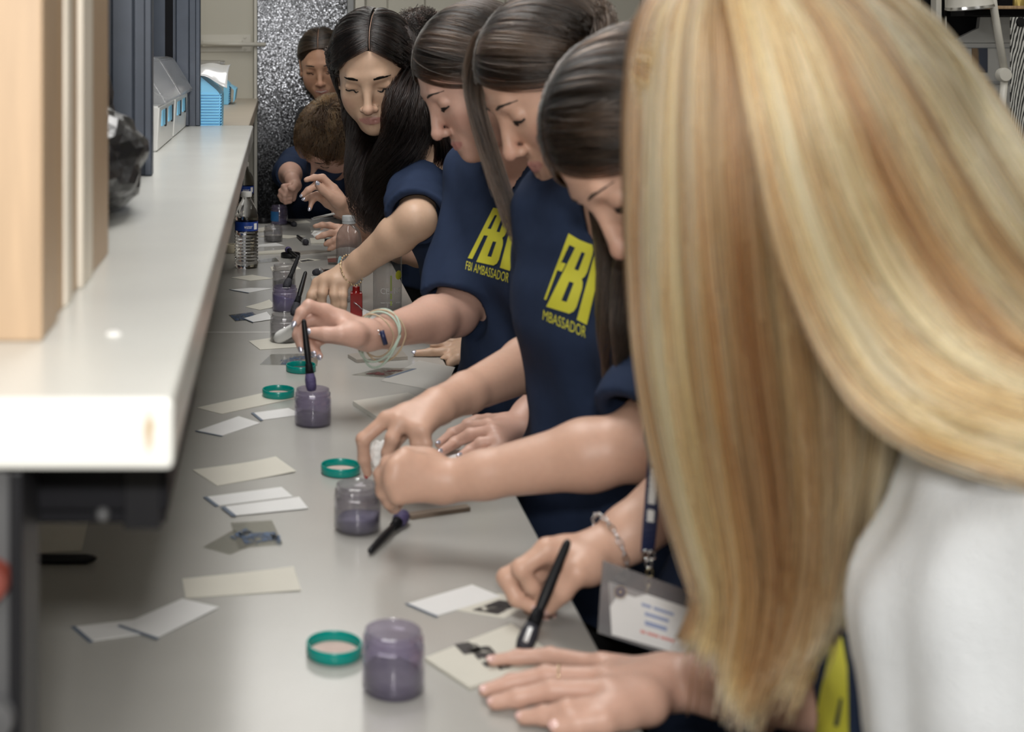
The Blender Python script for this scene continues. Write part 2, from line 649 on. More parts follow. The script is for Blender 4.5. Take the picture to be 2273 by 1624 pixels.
def shelf_mat():
    m = M_SHELF.copy()
    m.name = 'scuffed_pale_laminate'
    nt = m.node_tree
    b = nt.nodes['Principled BSDF']
    tc = nt.nodes.new('ShaderNodeTexCoord')
    vm = nt.nodes.new('ShaderNodeVectorMath')
    vm.operation = 'SUBTRACT'
    vm.inputs[1].default_value = (-0.0705, 0.775, 1.287)
    sc = nt.nodes.new('ShaderNodeVectorMath')
    sc.operation = 'MULTIPLY'
    sc.inputs[1].default_value = (260, 60, 75)
    nz = nt.nodes.new('ShaderNodeTexNoise')
    nz.inputs['Scale'].default_value = 160
    nt.links.new(tc.outputs['Object'], nz.inputs['Vector'])
    nt.links.new(tc.outputs['Object'], vm.inputs[0])
    nt.links.new(vm.outputs[0], sc.inputs[0])
    ln = nt.nodes.new('ShaderNodeVectorMath')
    ln.operation = 'LENGTH'
    nt.links.new(sc.outputs[0], ln.inputs[0])
    ad = nt.nodes.new('ShaderNodeMath')
    nt.links.new(ln.outputs['Value'], ad.inputs[0])
    nt.links.new(nz.outputs[0], ad.inputs[1])
    mr = nt.nodes.new('ShaderNodeMapRange')
    mr.inputs[1].default_value = 0.8
    mr.inputs[2].default_value = 1.6
    mr.inputs[3].default_value = 0.75
    mr.inputs[4].default_value = 0.0
    nt.links.new(ad.outputs[0], mr.inputs[0])
    old = b.inputs['Base Color'].links[0].from_socket
    mx = nt.nodes.new('ShaderNodeMix')
    mx.data_type = 'RGBA'
    mx.inputs['B'].default_value = (0.33, 0.22, 0.10, 1)
    nt.links.new(mr.outputs[0], mx.inputs['Factor'])
    nt.links.new(old, mx.inputs['A'])
    nt.links.new(mx.outputs['Result'], b.inputs['Base Color'])
    return m


sh = empty('wall_shelf', (-0.35, 2.1, SZ - 0.04), 'thick pale shelf over the near bench with a brown scuff on its square end', 'shelf')
box('board', (XL + .001, 0.775, SZ - 0.04), (-0.057, 3.488, SZ), shelf_mat(), sh, 0.004)
for yy in (1.2, 2.92):
    box('bracket', (XL + .001, yy, SZ - 0.085), (-0.09, yy + 0.02, SZ - 0.0401), M_BLACKM, sh)
sh2 = empty('wall_shelf', (-0.35, 4.7, SZ - 0.06), 'lower pale shelf continuing behind the first one to the back wall', 'shelf')
box('board', (XL + .001, 3.492, SZ - 0.06), (-0.075, YB - 0.014, SZ - 0.02), mat('shaded_laminate', (0.5, 0.44, 0.36), 0.4, noise=0.06, nscale=5), sh2, 0.003)  # browner tone carries the shadow stripes lying on this pale board
box('bracket', (XL + .001, 4.6, SZ - 0.1), (-0.12, 4.62, SZ - 0.0601), M_BLACKM, sh2)
lathe('highlight_dot', [(0, .002), (.004, .0018), (.0055, 0), (0, 0)], M_WHITEP, None, 20, (0, 0, 0)).location = tuple(np.array([(252 - VX) * 0.95 / FPX, 0.95, SZ]))  # white disc stands in for a small highlight on the shelf top
tag(bpy.data.objects['highlight_dot'], 'small round white dot, a highlight painted on top of the pale shelf', 'highlight')

# boards standing on the shelf like books
BX = -0.155
brd = [(0.925, 0.992, M_WOOD, 'thick pale birch board, nearest of the boards standing on the shelf', 0.0, 2.05),
       (0.996, 1.045, M_WOOD2, 'brown plywood board standing right behind the pale birch board', -0.004, 2.0),
       (1.049, 1.080, M_BOARD, 'off-white board standing between two brown boards', -0.002, 2.02),
       (1.084, 1.125, M_WOOD2, 'brown board standing between the two off-white boards', -0.005, 1.98),
       (1.129, 1.190, M_BOARD, 'wide off-white board standing before the farthest birch board', -0.001, 2.03),
       (1.194, 1.316, M_WOOD, 'birch board farthest back, next to the black plastic bags', -0.003, 2.0)]
for a, b, m, lab, dx, zt in brd:
    o = box('board_panel', (BX - 0.33, a, SZ), (BX + dx, b, zt), m, None, 0.002)
    tag(o, lab, 'board', 'boards standing on the shelf')

# steel bookcase behind them
bc = empty('steel_bookcase', (-0.4, 2.6, SZ), 'dark blue-grey steel shelving standing on the pale shelf', 'shelving')
box('back_panel', (-0.60, 1.75, SZ + .0006), (-0.585, 3.487, 2.35), M_STEEL, bc)
box('top_panel', (-0.585, 1.75, 2.33), (-0.192, 3.487, 2.35), M_STEEL, bc)
for yy in (2.12, 3.464):
    box('side_panel', (-0.585, yy, SZ + .0006), (-0.20, yy + .02, 2.33), M_STEEL, bc)
    box('upright', (-0.20, yy - .008, SZ + .0006), (-0.188, yy + .022, 2.33), M_STEEL, bc, 0.002)
    box('flange', (-0.248, yy - .022, SZ + .0006), (-0.214, yy - .0003, 2.33), M_STEEL, bc, 0.003)
    box('slotted_strip', (-0.275, yy - .005, SZ + .0006), (-0.256, yy - .0003, 2.33), M_BLACKM, bc)
    box('flange', (-0.36, yy - .022, SZ + .0006), (-0.34, yy - .0003, 2.33), M_STEEL, bc, 0.003)


def crumpled(name, c, r, m, seed, amp=0.22, parent=None):
    bm = bmesh.new()
    bmesh.ops.create_icosphere(bm, subdivisions=4, radius=1)
    g = np.random.default_rng(seed)
    ks = g.normal(size=(9, 3)) * 2.6
    ph = g.uniform(0, 6, 9)
    for v in bm.verts:
        p = np.array(v.co)
        f = 1 + amp * sum(abs(math.sin(k @ p + q)) - 0.6 for k, q in zip(ks, ph)) / 3
        q = p * f * np.array(r) + np.array(c)
        q[2] = max(q[2], c[2] - r[2] * 0.93)
        v.co = q
    return bm_obj(name, bm, m, parent, True, False)


M_BAG = mat('glossy_black_film', (0.012, 0.012, 0.013), 0.34, spec=0.5, bump=0.5, bscale=40)
tag(crumpled('plastic_bag', (-0.222, 1.62, SZ + 0.062), (0.062, 0.15, 0.066), M_BAG, 3, 0.3), 'crumpled black plastic bag beside the birch board, the lower one', 'bag', 'black bags on the shelf')
tag(crumpled('plastic_bag', (-0.285, 1.93, SZ + 0.092), (0.06, 0.12, 0.098), M_BAG, 8, 0.3), 'tall black plastic bag behind the lower black bag, against the steel shelving', 'bag', 'black bags on the shelf')


def prism_y(name, prof, y0, y1, m, parent, bev=0.0):
    """Extrude an (x, z) outline along y."""
    bm = bmesh.new()
    a = [bm.verts.new((x, y0, z)) for x, z in prof]
    b = [bm.verts.new((x, y1, z)) for x, z in prof]
    n = len(prof)
    for i in range(n):
        bm.faces.new([a[i], a[(i + 1) % n], b[(i + 1) % n], b[i]])
    bm.faces.new(a)
    bm.faces.new(b)
    bmesh.ops.recalc_face_normals(bm, faces=bm.faces)
    if bev:
        bmesh.ops.bevel(bm, geom=bm.edges[:], offset=bev, segments=2, affect='EDGES')
    return bm_obj(name, bm, m, parent)


M_CLRB = clear_mat('smoky_clear_lid', (0.85, 0.86, 0.87), (0.62, 0.63, 0.64), 0.28, 0.12)
for i, (a, b, lab) in enumerate(((2.60, 2.99, 'white plastic dispenser bin with sloped clear lid, nearer one inside the steel shelving'), (3.02, 3.42, 'white plastic dispenser bin with sloped clear lid, farther one inside the steel shelving'))):
    g = empty('dispenser_bin', (-0.26, (a + b) / 2, SZ), lab, 'bin', 'dispenser bins on the shelf')
    prism_y('tray', [(-0.33, SZ), (-0.222, SZ), (-0.217, SZ + .085), (-0.245, SZ + .087), (-0.30, SZ + .12), (-0.33, SZ + .12)], a, b, M_WHITEP, g, 0.003)
    prism_y('lid', [(-0.332, SZ + .1225), (-0.301, SZ + .1225), (-0.246, SZ + .0895), (-0.207, SZ + .0875), (-0.203, SZ + .092), (-0.25, SZ + .168), (-0.262, SZ + .173), (-0.332, SZ + .173)], a + .004, b - .004, M_CLRB, g, 0.003)
    for k in range(2):
        yy = a + 0.06 + k * 0.17
        box('label', (-0.2195, yy, SZ + .045), (-0.2165, yy + .07, SZ + .075), M_BLUEP, g)
        box('slot', (-0.2215, yy + .085, SZ + .04), (-0.2165, yy + .11, SZ + .075), M_BLACK, g)

g = empty('tray_stack', (-0.17, 3.6, SZ - .02), 'light blue ribbed plastic tray holder with sloped top at the end of the shelf', 'tray')
prism_y('holder', [(-0.215, SZ - .0195), (-0.142, SZ - .0195), (-0.140, SZ + .075), (-0.150, SZ + .088), (-0.197, SZ + .127), (-0.215, SZ + .135)], 3.512, 3.75, M_BLUEP, g, 0.002)
bm = bmesh.new()
for k in range(13):
    add_box(bm, (-0.2145, 3.509, SZ - .012 + k * .0072), (-0.1425, 3.5125, SZ - .012 + k * .0072 + .0045), 0.001, 1)
    add_box(bm, (-0.1405, 3.515, SZ - .012 + k * .0072), (-0.1375, 3.6, SZ - .012 + k * .0072 + .0045), 0.0008, 1)
tag(bm_obj('ribs', bm, M_BLUEP, g), kind='stuff')
g = empty('tray_stack', (-0.19, 5.3, SZ - .02), 'small darker blue tray holder farther along the lower shelf', 'tray')
prism_y('holder', [(-0.26, SZ - .0195), (-0.178, SZ - .0195), (-0.176, SZ + .052), (-0.192, SZ + .068), (-0.26, SZ + .07)], 5.22, 5.5, M_BLUEP, g, 0.002)
bm = bmesh.new()
for k in range(7):
    add_box(bm, (-0.1765, 5.225, SZ - .012 + k * .0085), (-0.1735, 5.3, SZ - .012 + k * .0085 + .005), 0.0008, 1)
tag(bm_obj('ribs', bm, M_BLUEP, g), kind='stuff')
prism_y('flap', [(-0.1755, SZ + .052), (-0.150, SZ + .038), (-0.156, SZ - .005), (-0.1615, SZ - .012), (-0.158, SZ + .034)], 5.23, 5.45, M_BLUEP, g)

g = empty('clear_box', (-0.22, 3.95, SZ - .02), 'clear plastic box behind the blue tray holder', 'box')
M_CLR = clear_mat('clear_plastic', (0.9, 0.9, 0.9), (0.6, 0.6, 0.6), 0.12, 0.06)
box('tub', (-0.31, 3.80, SZ - .0195), (-0.156, 4.15, SZ + .140), M_CLR, g, 0.006)
box('lid', (-0.314, 3.795, SZ + .1405), (-0.152, 4.155, SZ + .157), M_CLR, g, 0.004)
bm = bmesh.new()
# milky plastic wrap draped over the blue holder, its corner hanging over the right side
NX, NY = 16, 10
vv = {}
for i in range(NX + 1):
    for j in range(NY + 1):
        u, v = i / NX, j / NY
        x = -0.235 + u * 0.112
        hz = SZ + 0.150 - 0.003 * math.sin(u * 9)
        drop = max(0, (1 - v) - 0.25) / 0.75
        edge = 0.020 + 0.028 * max(0, (u - 0.25) / 0.75) ** 1.5
        z = hz - drop ** 1.4 * edge * 1.15
        y = 3.62 + v * 0.16 - 0.122 * min(1, drop * 2.2)
        vv[i, j] = bm.verts.new((x, y, z))
for i in range(NX):
    for j in range(NY):
        bm.faces.new([vv[i, j], vv[i + 1, j], vv[i + 1, j + 1], vv[i, j + 1]])
o = bm_obj('plastic_wrap', bm, mat('milky_film', (0.72, 0.73, 0.74), 0.18, spec=0.7), None, True, True)
sm = o.modifiers.new('thick', 'SOLIDIFY')
sm.thickness = 0.0015
tag(o, 'sheet of milky plastic wrap draped over the blue tray holder', 'plastic wrap')

# slide bolt on the cream panel
zb = CAMZ
g = empty('slide_bolt', (xb(500), YB - .014, zb), 'cream painted slide bolt screwed to the cream wall by the pebbled door', 'bolt')
zz = lambda py: CAMZ - (py - VY) * YB / FPX
box('plate', (xb(430), YB - .017, zz(115)), (xb(557), YB - .0121, zz(77)), M_TRIM, g, 0.001)
tube('rod', [(xb(425), YB - .032, zz(97)), (xb(590), YB - .055, zz(99))], 0.009, M_TRIM, g, 14)
box('keeper', (xb(450), YB - .042, zz(103)), (xb(538), YB - .0171, zz(89)), M_TRIM, g, 0.003)
for px, py in ((544, 83), (544, 109), (441, 83)):
    lathe('screw', [(0, .003), (.006, .002), (.007, 0)], M_TRIM, g, 12, (xb(px), YB - .0172, zz(py)), True, (0, -1, 0))

# black drawer hung under the shelf end
g = empty('under_shelf_drawer', (-0.32, 1.0, 1.2), 'black metal drawer hung under the near end of the shelf', 'drawer')
box('body', (-0.60, 0.853, 1.209), (-0.0675, 1.17, 1.2648), M_BLACKM, g, 0.002)
box('front_panel', (-0.61, 0.846, 1.2195), (-0.0655, 0.8528, 1.2648), M_BLACKM, g, 0.0015)
box('hinge_plate', (-0.092, 0.8445, 1.2085), (-0.0700, 0.8526, 1.2640), M_BLACK, g, 0.001)
lathe('rivet', [(0, .004), (.003, .0035), (.0045, 0.001), (.0045, 0)], M_DGREY, g, 14, ((228 - VX) * .846 / FPX, .8461, CAMZ - (1141 - VY) * .846 / FPX), True, (0, -1, 0))

# instrument standing at the near left under the shelf
g = empty('instrument_case', (-0.28, 0.815, TOPZ), 'tall dim instrument case with black edge and red knob at the near bench end', 'instrument')
box('case', (-0.42, 0.79, TOPZ + .0005), (-0.1505, 0.842, 1.262), M_DGREY, g, 0.003)
box('edge_trim', (-0.1503, 0.785, TOPZ + .0005), (-0.1427, 0.842, 1.262), M_BLACK, g, 0.002)
lathe('knob', [(0, .012), (.010, .011), (.012, 0), (0, 0)], M_RED, g, 20, ((-22 - VX) * .785 / FPX, .7898, CAMZ - (1290 - VY) * .785 / FPX), True, (0, -1, 0))
lathe('knob', [(0, .014), (.011, .012), (.013, 0), (0, 0)], M_DGREY, g, 20, ((-12 - VX) * .785 / FPX, .7898, CAMZ - (1590 - VY) * .785 / FPX), True, (0, -1, 0))

# ------------------------------------------------------------------ far right: desk with hutch, poster, lamp
YD = 4.45


def Q(px, py, d=YD):
    return P(px, py, d)


hx0, hx1 = Q(2112, 0)[0], 3.15
M_DESK = mat('white_laminate', (0.50, 0.50, 0.49), 0.4, noise=0.04)
dk = empty('desk', ((hx0 + hx1) / 2, YD - .2, 0), 'white desk with dark sides at the far right of the room', 'desk')
box('desk_top', (hx0 - .2, YD - .45, 0.72), (hx1, YD - .001, 0.75), M_DESK, dk, 0.003)
for x in (hx0 - .18, (hx0 + hx1) / 2, hx1 - .05):
    box('leg_panel', (x, YD - .42, 0), (x + .03, YD - .02, 0.7199), M_GREY, dk)
box('back_panel', (hx0 - .2, YD, 0.3), (hx1, YD + .02, Q(0, 95)[2]), M_DESK, dk)
bm = bmesh.new()
pts = [Q(2105, 96), Q(2173, 62), Q(2176, 38), Q(2300, 38), Q(2300, 96)]
lo = [bm.verts.new(p + np.array([0, 0, 0])) for p in pts]
hi = [bm.verts.new(p + np.array([0, .02, 0])) for p in pts]
bm.faces.new(lo)
bm.faces.new(hi)
for i in range(5):
    bm.faces.new([lo[i], lo[(i + 1) % 5], hi[(i + 1) % 5], hi[i]])
bmesh.ops.recalc_face_normals(bm, faces=bm.faces)
bm_obj('sloped_panel', bm, M_DESK, dk)
box('dark_panel', (Q(2060, 0)[0], YD + .03, 0.75), (hx1, YD + .05, Q(0, -40)[2]), M_BLACKM, dk)
box('joint_strip', (Q(2127, 0)[0], YD - .004, Q(0, 106.5)[2]), (hx1, YD - .0002, Q(0, 104.8)[2]), M_GREY, dk)
box('joint_strip', (Q(2127, 0)[0], YD - .008, Q(0, 186)[2]), (hx1, YD - .0002, Q(0, 180)[2]), M_GREY, dk)
box('post', (Q(2072, 0)[0], YD - .02, 0.75), (Q(2084, 0)[0], YD + .02, 2.2), M_TRIM, dk, .002)
box('post', (Q(2094, 0)[0], YD - .01, 0.75), (Q(2098, 0)[0], YD + .02, 2.2), M_CHROME, dk)
box('upper_shelf', (Q(2100, 0)[0], YD - .18, Q(0, 23)[2]), (hx1, YD + .0295, Q(0, 16.5)[2]), M_WOOD2, dk, .001)
box('shelf_rail', (Q(2100, 0)[0], YD - .12, Q(0, 37)[2]), (hx1, YD - .03, Q(0, 23.2)[2]), M_BLACKM, dk)
o = box('photo_print', Q(2158, 161, YD - .004), Q(2191, 106.8, YD - .0005), None)
m = bpy.data.materials.new('brown_blue_photo')
m.use_nodes = True
nt = m.node_tree
tc = nt.nodes.new('ShaderNodeTexCoord')
sp = nt.nodes.new('ShaderNodeSeparateXYZ')
cr = nt.nodes.new('ShaderNodeValToRGB')
nz = nt.nodes.new('ShaderNodeTexNoise')
nz.inputs['Scale'].default_value = 25
ad = nt.nodes.new('ShaderNodeMath')
ad.operation = 'MULTIPLY_ADD'
nt.links.new(tc.outputs['Generated'], sp.inputs[0])
nt.links.new(tc.outputs['Object'], nz.inputs['Vector'])
nt.links.new(nz.outputs[0], ad.inputs[0])
ad.inputs[1].default_value = 0.3
nt.links.new(sp.outputs[0], ad.inputs[2])
nt.links.new(ad.outputs[0], cr.inputs[0])
e = cr.color_ramp.elements
e[0].position, e[0].color = 0.45, (0.22, 0.15, 0.09, 1)
e[1].position, e[1].color = 0.62, (0.05, 0.06, 0.09, 1)
nt.links.new(cr.outputs[0], nt.nodes['Principled BSDF'].inputs['Base Color'])
o.data.materials.append(m)
tag(o, 'small brown and blue photo print on the white desk panel', 'photo')

# fingerprint poster: concentric dashed ridges on white paper
m = bpy.data.materials.new('fingerprint_print')
m.use_nodes = True
nt = m.node_tree
b = nt.nodes['Principled BSDF']
tc = nt.nodes.new('ShaderNodeTexCoord')
mp = nt.nodes.new('ShaderNodeMapping')
mp.inputs['Location'].default_value = (-0.95, 0, -0.42)
mp.inputs['Scale'].default_value = (1.0, 0.0, 1.5)
nt.links.new(tc.outputs['Generated'], mp.inputs[0])
w = nt.nodes.new('ShaderNodeTexWave')
w.wave_type = 'RINGS'
w.rings_direction = 'Y'
w.inputs['Scale'].default_value = 6.0
w.inputs['Distortion'].default_value = 3.5
w.inputs['Detail'].default_value = 2.5
w.inputs['Detail Scale'].default_value = 1.4
nt.links.new(mp.outputs[0], w.inputs['Vector'])
cr = nt.nodes.new('ShaderNodeValToRGB')
e = cr.color_ramp.elements
e[0].position, e[0].color = 0.44, (0.02, 0.02, 0.02, 1)
e[1].position, e[1].color = 0.54, (0.62, 0.62, 0.59, 1)
nt.links.new(w.outputs[0], cr.inputs[0])
nt.links.new(cr.outputs[0], b.inputs['Base Color'])
yp = YD - .19
g = empty('fingerprint_poster', (Q(2260, 200, yp)[0], yp, 0.76), 'white board printed with a big black fingerprint at the right edge', 'poster')
p0, p1 = Q(2244, 300, yp), Q(2330, 38, yp)
box('print', (p0[0], yp, 0.7501), (p1[0], yp + .006, p1[2]), m, g)
lathe('black_button', [(0, .006), (.013, .005), (.015, 0)], M_BLACK, g, 20, Q(2266, 49, yp - .0005), True, (0, -1, 0))

lp = empty('magnifier_lamp', (Q(2216, 300, YD - .3)[0], YD - .3, 0.75), 'cream jointed desk lamp with a round shade at the far right', 'lamp')
yl = YD - .3
lathe('lamp_base', [(0, .03), (.07, .025), (.08, 0), (0, 0)], M_TRIM, lp, 30, (Q(2214, 0, yl)[0], yl, 0.7503), True)
tube('lower_arm', [(Q(2214, 0, yl)[0], yl, 0.77), Q(2221, 270, yl), Q(2230, 170, yl)], [(.011, .008)] * 3, M_TRIM, lp, 8)
lathe('joint', [(0, .012), (.018, .011), (.021, .004), (.021, -.012), (0, -.012)], M_TRIM, lp, 24, Q(2229, 166, yl - .005), True, (0, -1, 0))
tube('upper_arm', [Q(2230, 160, yl), Q(2208, 30, yl), Q(2196, -60, yl)], [(.011, .008)] * 3, M_TRIM, lp, 8)
tube('shade_arm', [Q(2196, -60, yl), Q(2150, -50, yl), Q(2150, -30, yl)], .008, M_TRIM, lp, 8)
q = Q(2152, 13, yl)
lathe('shade', [(.02, .07), (.05, .06), (.062, .012), (.066, 0), (.06, 0), (.045, .05), (.02, .06)], M_TRIM, lp, 40, q, True, (-0.1, -0.05, 1))
lathe('rim', [(.066, .001), (.068, -.006), (.062, -.009), (.058, -.004)], M_CHROME, lp, 40, q, True, (-0.1, -0.05, 1))
g = tag(lathe('brass_cap', [(0, .03), (.016, .03), (.018, .025), (.018, 0), (0, 0)], mat('brass', (0.5, 0.38, 0.12), 0.35, metal=0.8), None, 24), 'small brass jar on the upper shelf at the far right', 'jar')
g.location = tuple(Q(2262, 15.5, YD - .1) + np.array([0, 0, 0]))
g.location.z = Q(0, 16.5)[2]

for x, y in ((-0.05, 2.3), (0.10, 4.6), (2.3, 3.0)):
    g = empty('ceiling_light', (x, y, 2.6), {-0.05: 'fluorescent ceiling panel above the middle of the bench', 0.10: 'fluorescent ceiling panel above the far bench end', 2.3: 'fluorescent ceiling panel nearest the right wall'}[x], 'light')
    box('frame', (x - .32, y - .62, 2.57), (x + .32, y + .62, 2.5999), M_CEIL, g)
# ------------------------------------------------------------------ things on the bench
H0 = 0.0004
M_CREAM = mat('cream_card', (0.54, 0.52, 0.455), 0.6, noise=0.02, nscale=30)
M_WCARD = mat('white_card', (0.64, 0.64, 0.635), 0.55, noise=0.02, nscale=30)
M_SLEEVE = mat('dark_card_edge', (0.10, 0.13, 0.18), 0.5)
M_FILM = clear_mat('clear_film', (0.95, 0.95, 0.93), (0.48, 0.47, 0.43), 0.10, 0.08)
M_TILE = mat('glazed_tile', (0.62, 0.61, 0.56), 0.15, noise=0.02)
M_TILEG = mat('grey_glazed_tile', (0.36, 0.33, 0.29), 0.15, noise=0.05)
M_PAPER = mat('soft_tissue', (0.78, 0.78, 0.76), 0.8, bump=0.3, bscale=60)


def ink_mat(name, base, ink, scale, lo, hi, film=False):
    m = bpy.data.materials.new(name)
    m.use_nodes = True
    nt = m.node_tree
    b = nt.nodes['Principled BSDF']
    b.inputs['Roughness'].default_value = 0.4
    tc = nt.nodes.new('ShaderNodeTexCoord')
    n = nt.nodes.new('ShaderNodeTexNoise')
    n.inputs['Scale'].default_value = scale
    n.inputs['Detail'].default_value = 6
    n.inputs['Distortion'].default_value = 1.2
    nt.links.new(tc.outputs['Object'], n.inputs['Vector'])
    cr = nt.nodes.new('ShaderNodeValToRGB')
    e = cr.color_ramp.elements
    e[0].position, e[0].color = lo, (*ink, 1)
    e[1].position, e[1].color = hi, (*base, 1)
    e[0].color = (1, 1, 1, 1)
    e[1].color = (0, 0, 0, 1)
    b.inputs['Base Color'].default_value = (*ink, 1)
    nt.links.new(n.outputs[0], cr.inputs[0])
    nt.links.new(cr.outputs[0], b.inputs['Alpha'])          # ink only where the noise lays it, clear between
    return m


M_BLUEINK = ink_mat('blue_smudge', (0.55, 0.55, 0.52), (0.016, 0.055, 0.13), 150, 0.47, 0.53)
M_GREYINK = ink_mat('black_powder_smudge', (0.62, 0.61, 0.57), (0.02, 0.02, 0.022), 45, 0.45, 0.62)
M_REDINK = ink_mat('red_brown_smudge', (0.55, 0.50, 0.46), (0.10, 0.03, 0.03), 60, 0.36, 0.55)


def slab(name, quad, th, m, h=H0, parent=None, world=True, curl=0.0):
    """A flat sheet on the bench from its four corners (photo pixels), th thick, resting h above the top; curl lifts the last two corners."""
    bm = bmesh.new()
    pts = [PC(x, y, h) for x, y in quad]
    c = sum(pts) / 4
    N = 6
    lo, hi = {}, {}
    for i in range(N + 1):
        for j in range(N + 1):
            u, v = i / N, j / N
            p = (pts[0] * (1 - u) + pts[1] * u) * (1 - v) + (pts[3] * (1 - u) + pts[2] * u) * v
            z = TOPZ + h + curl * max(0, u - .4) ** 2 * (1 - v * .6)
            lo[i, j] = bm.verts.new((p[0], p[1], z))
            hi[i, j] = bm.verts.new((p[0], p[1], z + th))
    for i in range(N):
        for j in range(N):
            bm.faces.new([lo[i, j], lo[i, j + 1], lo[i + 1, j + 1], lo[i + 1, j]])
            bm.faces.new([hi[i, j], hi[i + 1, j], hi[i + 1, j + 1], hi[i, j + 1]])
    for i in range(N):
        for a, b in (((i, 0), (i + 1, 0)), ((i + 1, N), (i, N)), ((N, i), (N, i + 1)), ((0, i + 1), (0, i))):
            bm.faces.new([lo[a], lo[b], hi[b], hi[a]])
    bmesh.ops.recalc_face_normals(bm, faces=bm.faces)
    return bm_obj(name, bm, m, parent, True)


def sub(quad, u0, v0, u1, v1):
    """Part of a quad in its own (u, v)."""
    q = [np.array(p, float) for p in quad]
    f = lambda u, v: tuple((q[0] * (1 - u) + q[1] * u) * (1 - v) + (q[3] * (1 - u) + q[2] * u) * v)
    return [f(u0, v0), f(u1, v0), f(u1, v1), f(u0, v1)]


def card(quad, m, label, cat='card', th=0.0006, h=H0, name='paper_card', edge=None, print_=None, curl=0.0, group=None):
    o = slab(name, quad, th, m, h, None, True, curl)
    tag(o, label, cat, group)
    if edge:
        slab('dark_edge', sub(quad, 0, -0.04, edge, 1.04), 0.0005, M_SLEEVE, h + th + .0001, o)
    if print_:
        for (u0, v0, u1, v1), pm in print_:
            slab('print', sub(quad, u0, v0, u1, v1), 0.0002, pm, h + th + .0001, o)
    return o


SL = 'slip'
card([(405, 1285), (652, 1260), (668, 1311), (412, 1327)], M_CREAM, 'large cream card lying alone between the birch-side slips and the smudged film', curl=.004)
card([(158, 1392), (330, 1372), (350, 1402), (196, 1424)], M_WCARD, 'white slip with dark left edge, the one tucked under another near the black pen', SL, edge=.06)
card([(264, 1390), (405, 1329), (486, 1348), (345, 1418)], M_WCARD, 'white slip lying across another white slip in front of the large cream card', SL, h=.0012, edge=.04)
card([(450, 1214), (518, 1176), (585, 1200), (510, 1231)], M_FILM, 'greyish clear film corner lying under the blue-smudged film', 'film', name='clear_film', th=.0003)
o = card([(512, 1160), (604, 1154), (628, 1207), (530, 1216)], M_FILM, 'clear film sheet with a dark blue smudge, on the near bench', 'film', name='clear_film', th=.0003, h=.001)
for q in ([(510, 1190), (545, 1172), (560, 1180), (520, 1198)], [(528, 1183), (560, 1178), (572, 1208), (545, 1207)], [(560, 1182), (612, 1180), (618, 1196), (570, 1204)], [(600, 1184), (622, 1188), (624, 1209), (606, 1203)]):
    slab('blue_smudge', q, .0002, M_BLUEINK, .0015, o)
card([(452, 1104), (625, 1081), (650, 1102), (477, 1123)], M_WCARD, 'white slip with blue left end, upper one of the pair beside the purple jar', SL, edge=.05)
card([(490, 1126), (664, 1103), (684, 1128), (514, 1145)], M_WCARD, 'white slip with blue left end, lower one of the pair beside the purple jar', SL, h=.0012, edge=.06)
card([(427, 1043), (612, 1019), (657, 1048), (482, 1078)], M_CREAM, 'cream card with a curled right end, behind the pair of white slips', curl=.010)
card([(435, 957), (530, 924), (578, 939), (490, 968)], M_WCARD, 'white slip with a dark blue end, lying left of the jar with the brush', SL, edge=.035)
card([(437, 905), (585, 872), (655, 884), (492, 919)], M_CREAM, 'cream card lying under the teal lid left of the jar with the brush', curl=0.0)
card([(558, 917), (640, 906), (672, 920), (577, 933)], M_WCARD, 'white slip with blue end touching the jar with the brush', SL, edge=.07)
card([(577, 809), (602, 786), (708, 784), (704, 812)], M_FILM, 'clear film with a row of blue finger prints behind the upper teal lid', 'film', name='clear_film', th=.0004,
     print_=[((.08, .35, .28, .75), M_BLUEINK), ((.36, .3, .5, .7), M_BLUEINK), ((.55, .4, .66, .85), M_BLUEINK), ((.7, .5, .8, .9), M_BLUEINK)])
card([(552, 757), (650, 743), (700, 768), (577, 776)], M_CREAM, 'cream card lying under the grey jar, before the bench joint')
card([(507, 699), (560, 692), (580, 706), (522, 714)], M_FILM, 'film strip with blue prints left of the stacked jars', 'film', name='clear_film', th=.0004, print_=[((.05, .1, .9, .9), M_BLUEINK)])
card([(540, 707), (592, 692), (606, 708), (560, 715)], M_WCARD, 'white slip with blue edge beside the blue-printed film strip', SL, h=.0012, edge=.05)
card([(544, 681), (598, 667), (612, 681), (577, 688)], M_CREAM, 'small cream card with shiny curled end left of the middle jars', curl=.006)
card([(510, 643), (556, 639), (606, 640), (550, 650)], M_WCARD, 'white slip with dark tip beside the middle purple jar', SL, edge=.05)
card([(512, 616), (560, 610), (607, 618), (555, 623)], M_CREAM, 'thin cream card beside the base of the labelled water bottle')
card([(572, 561), (640, 556), (645, 562), (573, 565)], M_CREAM, 'long cream card pad right behind the labelled water bottle', th=.004)
card([(573, 577), (612, 572), (620, 580), (573, 584)], M_FILM, 'clear film bag lying right of the labelled water bottle', 'film', name='clear_film', th=.0006)
card([(573, 543), (612, 539), (632, 545), (573, 548)], M_WCARD, 'white slip in front of the short grey jar', SL)
card([(572, 508), (596, 505), (608, 512), (572, 515)], M_CREAM, 'cream card pad beside the short grey jar', th=.003)
card([(572, 525), (600, 520), (680, 524), (640, 529)], M_CREAM, 'cream card behind the short grey jar')
card([(652, 560), (700, 556), (735, 558), (660, 565)], M_TILEG, 'dark grey tile strip behind the black lid', 'tile', th=.003, name='tile')
card([(688, 530), (730, 529), (738, 541), (690, 541)], M_CREAM, 'cream card pad with a black block on it, near the wiping hand', th=.003)
b_ = PC(726, 546, 0)
tag(box('black_block', (b_[0] - .007, b_[1] - .006, TOPZ + .0004), (b_[0] + .007, b_[1] + .006, TOPZ + .022), M_BLACK, None, .001), 'small black block beside the cream card pad near the wiping hand', 'block')
